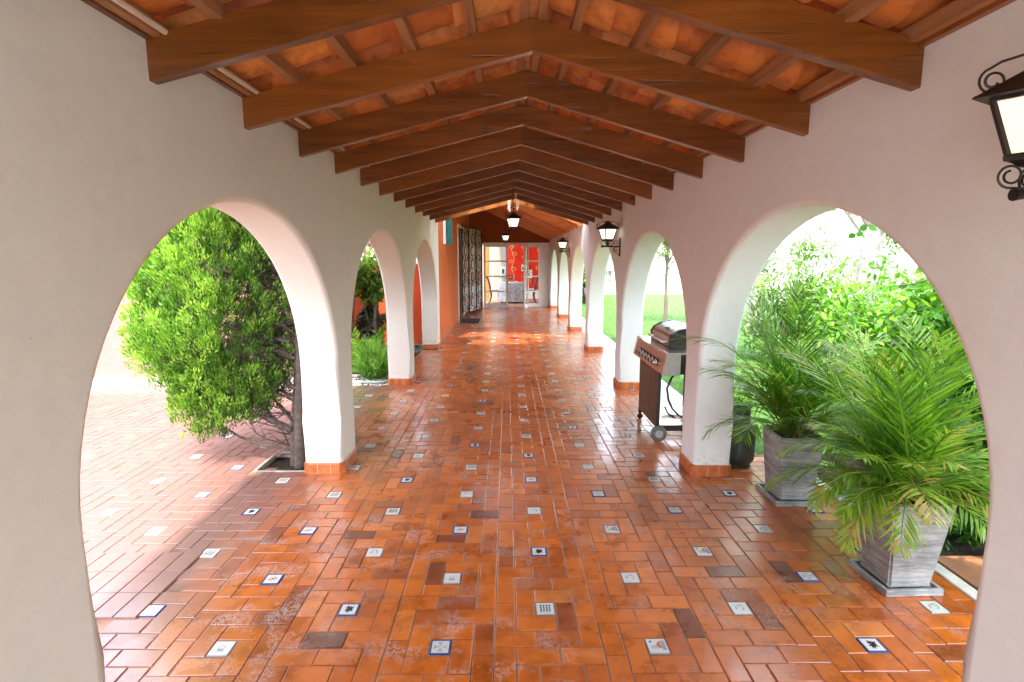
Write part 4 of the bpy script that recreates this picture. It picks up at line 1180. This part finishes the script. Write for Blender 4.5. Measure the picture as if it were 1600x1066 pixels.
potted_palm('potted_palm', 1.90, 3.52, rad(-1), .110, .145, .455, .155, 'taller palm with one frond reaching left in the farther grey pot', fr1, 22)

# ------------------------------------------------------------------ right garden
kb = MB(); kb.bbox((2.20,-.6,-.05), (2.27,4.35,.012), .008); kb.box((1.66,4.35,-.05),(2.06,30,-.004)); kb.box((1.66,4.35,-.05),(1.67,4.36,-.003))
tag(kb.build('path', M['concrete']), kind='structure')
lw = MB(); lw.box((2.06,4.35,-.05),(30,40,.0)); tag(lw.build('lawn', M['lawn']), kind='structure')
sb = MB(); sb.box((2.27,-.6,-.08),(9,4.34,-.02)); tag(sb.build('garden_soil', M['soil']), kind='structure')
mb = MB(); mb.bbox((2.29,1.75,-.02),(2.75,2.75,.012), .01); mb.lathe([(0,.0125),(.006,.0125),(.004,.015),(0,.015)], (2.42,2.5,0), 8)
tag(mb.build('concrete_slab', M['slab']), 'brown smooth concrete slab in the garden behind the nearer pot', 'slab')
# lawn blades
rg = random.Random(2); lv = LV()
for i in range(32000):
    x = 2.08+abs(rg.gauss(0,2.0)); y = rg.uniform(4.4,24)
    lv.leaf(Vector((x,y,0)), Vector((rg.uniform(-.5,.5),rg.uniform(-.5,.5),1)), rv(rg), rg.uniform(.02,.05), .004, rg.random(), .3, 1)
tag(lv.build('grass', M['lawnb']), 'short bright green grass growing on the garden lawn', 'grass', kind='stuff')

sunv = Vector((-.2,-.4,.9))
broad_shrub('leafy_shrub', (3.10, 2.70, 1.0), .60, .70, 1.15, 8500, .085, M['shrub'], 'dense dark green leafy shrub behind the nearer pot, at right edge of the arch', seed=3, base=(.0,.75), wl=.5)
broad_shrub('leafy_shrub', (3.45, 3.75, .95), .80, .60, 1.05, 7500, .085, M['shrub'], 'large green shrub between the two potted palms and the garden trees', seed=4, base=(.15,.95), wl=.5)
broad_shrub('low_shrub', (2.75, 3.55, .25), .38, .40, .30, 2200, .06, M['shrub'], 'low dark shrub on the soil just behind the farther pot', seed=5, base=(.0,.6))
broad_shrub('low_shrub', (3.3, 4.75, .35), .60, .45, .42, 3000, .07, M['shrub'], 'low bright green shrub farther back beside the lawn', seed=6, base=(.2,1.))
broad_shrub('low_shrub', (2.62, 2.95, .12), .22, .30, .20, 900, .06, M['shrub'], 'small dark ground plant tucked between the two grey pots', seed=8, base=(.0,.5))
broad_shrub('clipped_bush', (2.45, 6.0, .22), .32, .45, .26, 1800, .05, M['lawnb'], 'small bright bush behind the barbecue cart', seed=9, base=(.2,1.))
broad_shrub('garden_bush', (5.6, 9.3, .75), 1.1, .9, .8, 3600, .11, M['paleleaf'], 'pale sunlit bush in front of the white garden wall', seed=10, base=(.1,.8))
broad_shrub('garden_bush', (4.9, 7.0, .5), .8, .7, .6, 3000, .10, M['paleleaf'], 'pale green bush in the middle of the garden', seed=12, base=(.1,.8))
broad_shrub('garden_bush', (6.6, 6.8, .9), 1.1, .8, 1.0, 3600, .11, M['paleleaf'], 'tall pale bush at the right end of the garden', seed=13, base=(.1,.8))

broad_shrub('leafy_shrub', (3.9, 5.3, .8), .9, .7, .85, 6500, .08, M['shrub'], 'broad mid-green shrub behind the farther pot beside the slim tree', seed=14, base=(.25,1.), wl=.45)
broad_shrub('leafy_shrub', (4.6, 4.3, 1.3), .9, .8, 1.2, 8500, .09, M['shrub'], 'tall green shrub farther right behind the big dark shrub', seed=15, base=(.2,1.), wl=.45)
broad_shrub('garden_bush', (4.3, 8.6, 1.0), .9, .8, 1.1, 4200, .10, M['paleleaf'], 'upright pale bush seen left of the forked tree', seed=16, base=(.05,.7))
# small ground palms
def ground_palm(x, y, label, seed, s=1.0):
    rg = random.Random(seed); root = empty('young_palm', (x, y, -.02)); tag(root, label, 'plant', 'young fan plants at the pots')
    lv = LV(); st = MB()
    for i in range(8):
        az = i*0.83+rg.uniform(-.2,.2); L = rg.uniform(.10,.20)*s
        tip = Vector((math.cos(az)*L, math.sin(az)*L, L*rg.uniform(.6,1.1)))
        st.tube([(0,0,0), tip*.5+Vector((0,0,.02)), tip], .003, 5)
        for k in range(11):
            a = rad(-75+15*k); d = Vector((math.cos(az+a), math.sin(az+a), rg.uniform(-.15,.15)))
            lv.leaf(tip, d, UP, rg.uniform(.10,.15)*s, .006, rg.uniform(.3,.85), .4, 2)
    st.build('stem', M['palm'], root); lv.build('leaf', M['palm'], root)
ground_palm(2.36, 3.20, 'young fan-leaved plant on the soil between both grey pots', 31, 1.1)
ground_palm(2.52, 2.20, 'young fan-leaved plant on the slab at the right edge of the arch', 32, 1.0)
ground_palm(2.40, 4.15, 'young fan-leaved plant beside the farther pot and gas bottle', 33, 1.2)

# climber twigs hanging in the first right arch
cv = empty('climbing_plant', (2.6, 3.0, 2.6)); tag(cv, 'climber twigs with round green leaves hanging in at the top of first right arch', 'climber')
rg = random.Random(14); lv = LV(); mb = MB()
def twig(pts, n, L=.055):
    P = [Vector(p)-Vector(cv.location) for p in pts]; mb.tube(P, [.004]*(len(P)-1)+[.0015], 5)
    for k in range(n):
        q = k/(n-1)*(len(P)-1); i = min(len(P)-2, int(q)); b = P[i].lerp(P[i+1], q-i)
        d = Vector((rg.uniform(-1,1), rg.uniform(-.6,.6), rg.uniform(-.9,.3)))
        lv.leaf(b, d, Vector((rg.uniform(-.5,.5),-1,rg.uniform(-.3,.6))), L*rg.uniform(.8,1.25), L*.36, rg.uniform(.1,.9), .15, 2)
        lv.leaf(b, -d+Vector((0,0,-.6)), Vector((0,-1,.3)), L*rg.uniform(.6,1.1), L*.36, rg.uniform(.1,.9), .15, 2)
twig([(2.75,2.9,2.35),(2.35,3.0,2.02),(2.15,3.1,1.88),(2.0,3.2,1.74)], 11)
twig([(2.9,3.0,2.0),(2.6,3.1,1.78),(2.4,3.2,1.62)], 9)
twig([(3.0,3.0,1.85),(2.7,3.2,1.55),(2.45,3.3,1.45),(2.3,3.4,1.42)], 12)
twig([(3.0,3.2,1.6),(2.75,3.3,1.35),(2.55,3.4,1.20)], 12)
twig([(3.1,3.3,2.2),(2.85,3.4,2.0),(2.6,3.6,1.9)], 10)
twig([(2.85,2.6,1.9),(2.66,2.7,1.66),(2.56,2.8,1.55)], 9)
for i in range(30):
    a = Vector((rg.uniform(2.75,3.4), rg.uniform(2.6,3.6), rg.uniform(1.2,2.4)))
    twig([a, a+Vector((-.1,.02,-.07)), a+Vector((-.26,.03,-.2))], 8)
mb.build('twig', M['trunk'], cv); lv.build('leaf', M['vine'], cv)

G = 'trees in the right garden'
tree('garden_tree', 4.9, 7.6, 5.0, 1.6, 3.2, 5200, .10, M['paleleaf'], M['paletrunk'], 'pale forked tree behind the potted palms', 41, (.3,.2), .15, G)
tree('garden_tree', 6.9, 8.3, 5.0, 1.7, 3.0, 5200, .11, M['paleleaf'], M['paletrunk'], 'pale leafy tree at the right of the garden', 42, (-.2,.1), .13, G)
tree('garden_tree', 5.2, 11.5, 5.5, 1.9, 3.4, 4600, .13, M['paleleaf'], M['paletrunk'], 'far pale tree behind the forked tree', 43, (.2,0), .16, G)
tree('garden_tree', 4.3, 5.3, 4.2, 1.1, 3.0, 4200, .09, M['paleleaf'], M['trunk'], 'slim green tree just behind the large shrub', 44, (.1,.3), .06, G)
tree('garden_tree', 3.9, 13.5, 3.6, 1.0, 2.2, 2600, .11, M['paleleaf'], M['trunk'], 'small thin tree with reddish trunk beyond the barbecue', 45, (0,0), .05, G)
broad_shrub('tall_plant', (2.75, 19.5, .8), .45, .5, .95, 2200, .13, M['shrub'], 'dark green tall plant seen through the fourth right arch', seed=51, base=(.1,.8))

# white boundary wall and white house far in the garden
gw = MB(); gw.box((2.9, 26, 0),(30, 26.2, 2.6)); gw.box((9.5,-6,0),(9.7,26,2.6)); gw.box((9.45,-6,2.6),(9.75,26,2.68)); tag(gw.build('garden_wall', M['white']), 'long white garden wall behind the trees on the right', 'wall')
hs = empty('white_house', (5, 24.5, 0)); tag(hs, 'white house with tall grey windows far across the lawn', 'house')
wins = [(4.28,4.62,.30,1.05),(4.28,4.62,1.18,2.6),(5.0,5.34,.30,1.05),(5.0,5.34,1.18,2.2)]
o = wall_with_holes('wall', 24.5, 24.8, 3.4, 8.5, 3.4, wins, M['white'], hs, 'X'); loc0(o, hs)
mb = MB(); mb.box((3.4,24.8,0),(8.5,28,3.35)); mb.box((3.2,24.3,3.4),(8.7,28.2,3.5)); loc0(mb.build('house_body', M['white'], hs), hs)
for (a, b, c, d) in wins:
    mb = MB(); mb.box((a,24.62,c),(b,24.64,d)); w_ = loc0(mb.build('window', M['windowglass'], hs), hs)
    mb = MB(); mb.box(((a+b)/2-.015,24.58,c),((a+b)/2+.015,24.62,d)); mb.box((a,24.58,(c+d)/2-.012),(b,24.62,(c+d)/2+.012)); mb.build('frame', M['whitepaint'], w_)

# ------------------------------------------------------------------ left court
cw = empty('courtyard_wall', (-4, 6.85, 0)); tag(cw, 'pink courtyard wall with white skirting behind the cypress bush', 'wall')
mb = MB(); mb.box((-6.6, 6.9, 0), (-2.5, 7.1, 2.9)); loc0(mb.build('painted_wall', M['pink'], cw), cw)
mb = MB(); mb.bbox((-6.6, 6.87, 0), (-2.5, 6.9, .09), .004); loc0(mb.build('skirting', M['whitepaint'], cw), cw)
mb = MB(); mb.box((-6.8,-2,0),(-6.6,7.1,2.9)); loc0(mb.build('side_wall', M['pink'], cw), cw)
nw = MB(); nw.box((-2.62, 7.1, 0), (-2.5, 10.3, 1.42)); nw.box((-2.62, 10.3, 0), (-1.50, 10.5, 1.5))
tag(nw.build('garden_nook_wall', M['red']), 'orange-red wall around planting bed beyond the second left arch', 'wall')
sb = MB(); sb.box((-2.5,6.86,-.08),(-1.5,10.3,-.025)); tag(sb.build('planting_bed', M['soil']), kind='structure')
rg = random.Random(9); mb = MB()
def stone(mb, x, y, z, s, r):
    vs = []; n = 6
    for lv_, (rr, zz) in enumerate(((.6,-.3),(1,0),(.7,.35),(.2,.5))):
        for k in range(n):
            a = 2*math.pi*k/n+lv_*.3; q = rr*s*rg.uniform(.8,1.2); vs.append((x+q*math.cos(a), y+q*math.sin(a)*.8, z+zz*s))
    mb.add(vs, [(l*n+k, l*n+(k+1)%n, (l+1)*n+(k+1)%n, (l+1)*n+k) for l in range(3) for k in range(n)]+[tuple(range(3*n,4*n))], 0, r, True)
for i in range(900): stone(mb, rg.uniform(-2.4,-1.52), rg.uniform(6.88,7.6), -.01, rg.uniform(.008,.018), rg.random())
tag(mb.build('gravel', M['pebble']), 'pale gravel around the grass clump in the planting bed', 'gravel', kind='stuff')
mb = MB()
for i in range(160): stone(mb, rg.uniform(-2.3,-1.52), rg.uniform(8.3,10.2), .0, rg.uniform(.03,.07), rg.random())
tag(mb.build('dark_stones', M['rock']), 'dark stones covering the bed at the red wall', 'stones', kind='stuff')
gc_ = empty('grass_clump', (-1.80, 7.35, 0)); tag(gc_, 'arching bright green grass clump in second left arch', 'grass clump')
lv = LV()
for i in range(1100):
    a = rg.uniform(0,6.28); b = Vector((rg.gauss(0,.05), rg.gauss(0,.05), 0)); el = rg.uniform(.55,1.5); L = rg.uniform(.30,.62)
    d = Vector((math.cos(a)*math.cos(el), math.sin(a)*math.cos(el), math.sin(el))); t = rg.random()
    p = b; w = .0055; prev = None
    side = d.cross(UP).normalized() if d.cross(UP).length > .01 else Vector((1,0,0))
    n_ = 6; o0 = len(lv.v)
    for k in range(n_+1):
        ww = w*(1-(k/n_)**2)+.0004; lv.v += [p+side*ww, p-side*ww]
        d = (d+Vector((0,0,-.26*(k+1)/n_*(1.6-el)))).normalized(); p = p+d*L/n_
    for k in range(n_): lv.f.append((o0+2*k,o0+2*k+1,o0+2*k+3,o0+2*k+2)); lv.r.append(clampr(t*.8+.25*k/n_))
lv.build('blades', M['grassb'], gc_)
mb = MB(); pts = [(-2.2+.7*t/16, 6.93+.05*math.sin(t*.25)+.22*max(0,(t-10)/6)**2, .015) for t in range(17)]
mb.tube(pts, .012, 8); tag(mb.build('garden_hose', M['hose']), 'pale green garden hose lying on the gravel edge of the bed', 'hose')
broad_shrub('bronze_plant', (-2.15, 8.5, .55), .30, .35, .40, 1300, .12, M['dryleaf'], 'dark bronze leaved plant behind the grass clump', seed=61, base=(0,.6))
broad_shrub('fern_plant', (-2.30, 8.0, 1.55), .24, .35, .50, 1100, .13, M['paleleaf'], 'light green large leaved plant high against the red wall', seed=62, base=(.2,1.))
broad_shrub('courtyard_creeper', (-2.0, 9.9, 1.9), .45, .25, .55, 1500, .09, M['dryleaf'], 'pale flecked creeper on the red wall above third left arch view', seed=63, base=(.5,1.), stems=False)
broad_shrub('leafy_plant', (-2.05, 8.3, 1.25), .26, .40, .45, 1000, .13, M['paleleaf'], 'pale green broad leaved plant above the grass clump in second left arch', seed=64, base=(.3,1.), wl=.5)
fp = empty('fern', (-2.05, 7.75, 0)); tag(fp, 'arching fern fronds behind the grass clump at left of second arch', 'fern')
lv = LV(); st = MB()
for i in range(14): frond(lv, None, (0,0,.05), i*2.4, rg.uniform(.7,1.35), rg.uniform(.6,1.15), rg.uniform(.5,1.2), rg, 18, .16, rg.uniform(.4,.9), st, .016)
st.build('stem', M['palm'], fp); lv.build('frond', M['palm'], fp)
tree('courtyard_tree', -3.1, 11.8, 5.0, 1.6, 3.3, 4200, .12, M['paleleaf'], M['trunk'], 'leafy tree rising behind the red wall on the left', 71, (.3,0), .10)

# ------------------------------------------------------------------ light
sunvec = Vector((-.13, -.64, 1.22)).normalized()
w = bpy.data.worlds.new('World'); sc.world = w; w.use_nodes = True
nt = w.node_tree; nt.nodes.clear()
out = nt.nodes.new('ShaderNodeOutputWorld'); bg = nt.nodes.new('ShaderNodeBackground'); sky = nt.nodes.new('ShaderNodeTexSky')
sky.sky_type = 'NISHITA'; sky.sun_disc = False
sky.sun_elevation = math.asin(sunvec.z); sky.sun_rotation = math.atan2(sunvec.x, sunvec.y)
sky.air_density = 1.0; sky.dust_density = 4.0; sky.ozone_density = .6
hz = mix(nt, .55, sky.outputs[0], (7.0, 7.4, 8.0))
nt.links.new(hz, bg.inputs[0]); bg.inputs[1].default_value = 1.28
nt.links.new(bg.outputs[0], out.inputs[0])
sl_ = bpy.data.lights.new('Sun', 'SUN'); sl_.energy = 11.0; sl_.angle = rad(2.5); sl_.color = (1, .95, .87)
so = bpy.data.objects.new('Sun', sl_); col.objects.link(so); so.rotation_euler = sunvec.to_track_quat('Z', 'Y').to_euler(); so.location = (0,0,20)

sc.view_settings.view_transform = 'Standard'; sc.view_settings.look = 'None'; sc.view_settings.exposure = 0; sc.view_settings.gamma = 1
sc.cycles.max_bounces = 8; sc.cycles.diffuse_bounces = 6; sc.cycles.glossy_bounces = 3; sc.cycles.transmission_bounces = 6
sc.cycles.use_denoising = True; sc.cycles.use_adaptive_sampling = True; sc.cycles.adaptive_threshold = .02; sc.cycles.sample_clamp_indirect = 8
sc.cycles.caustics_reflective = False; sc.cycles.caustics_refractive = False
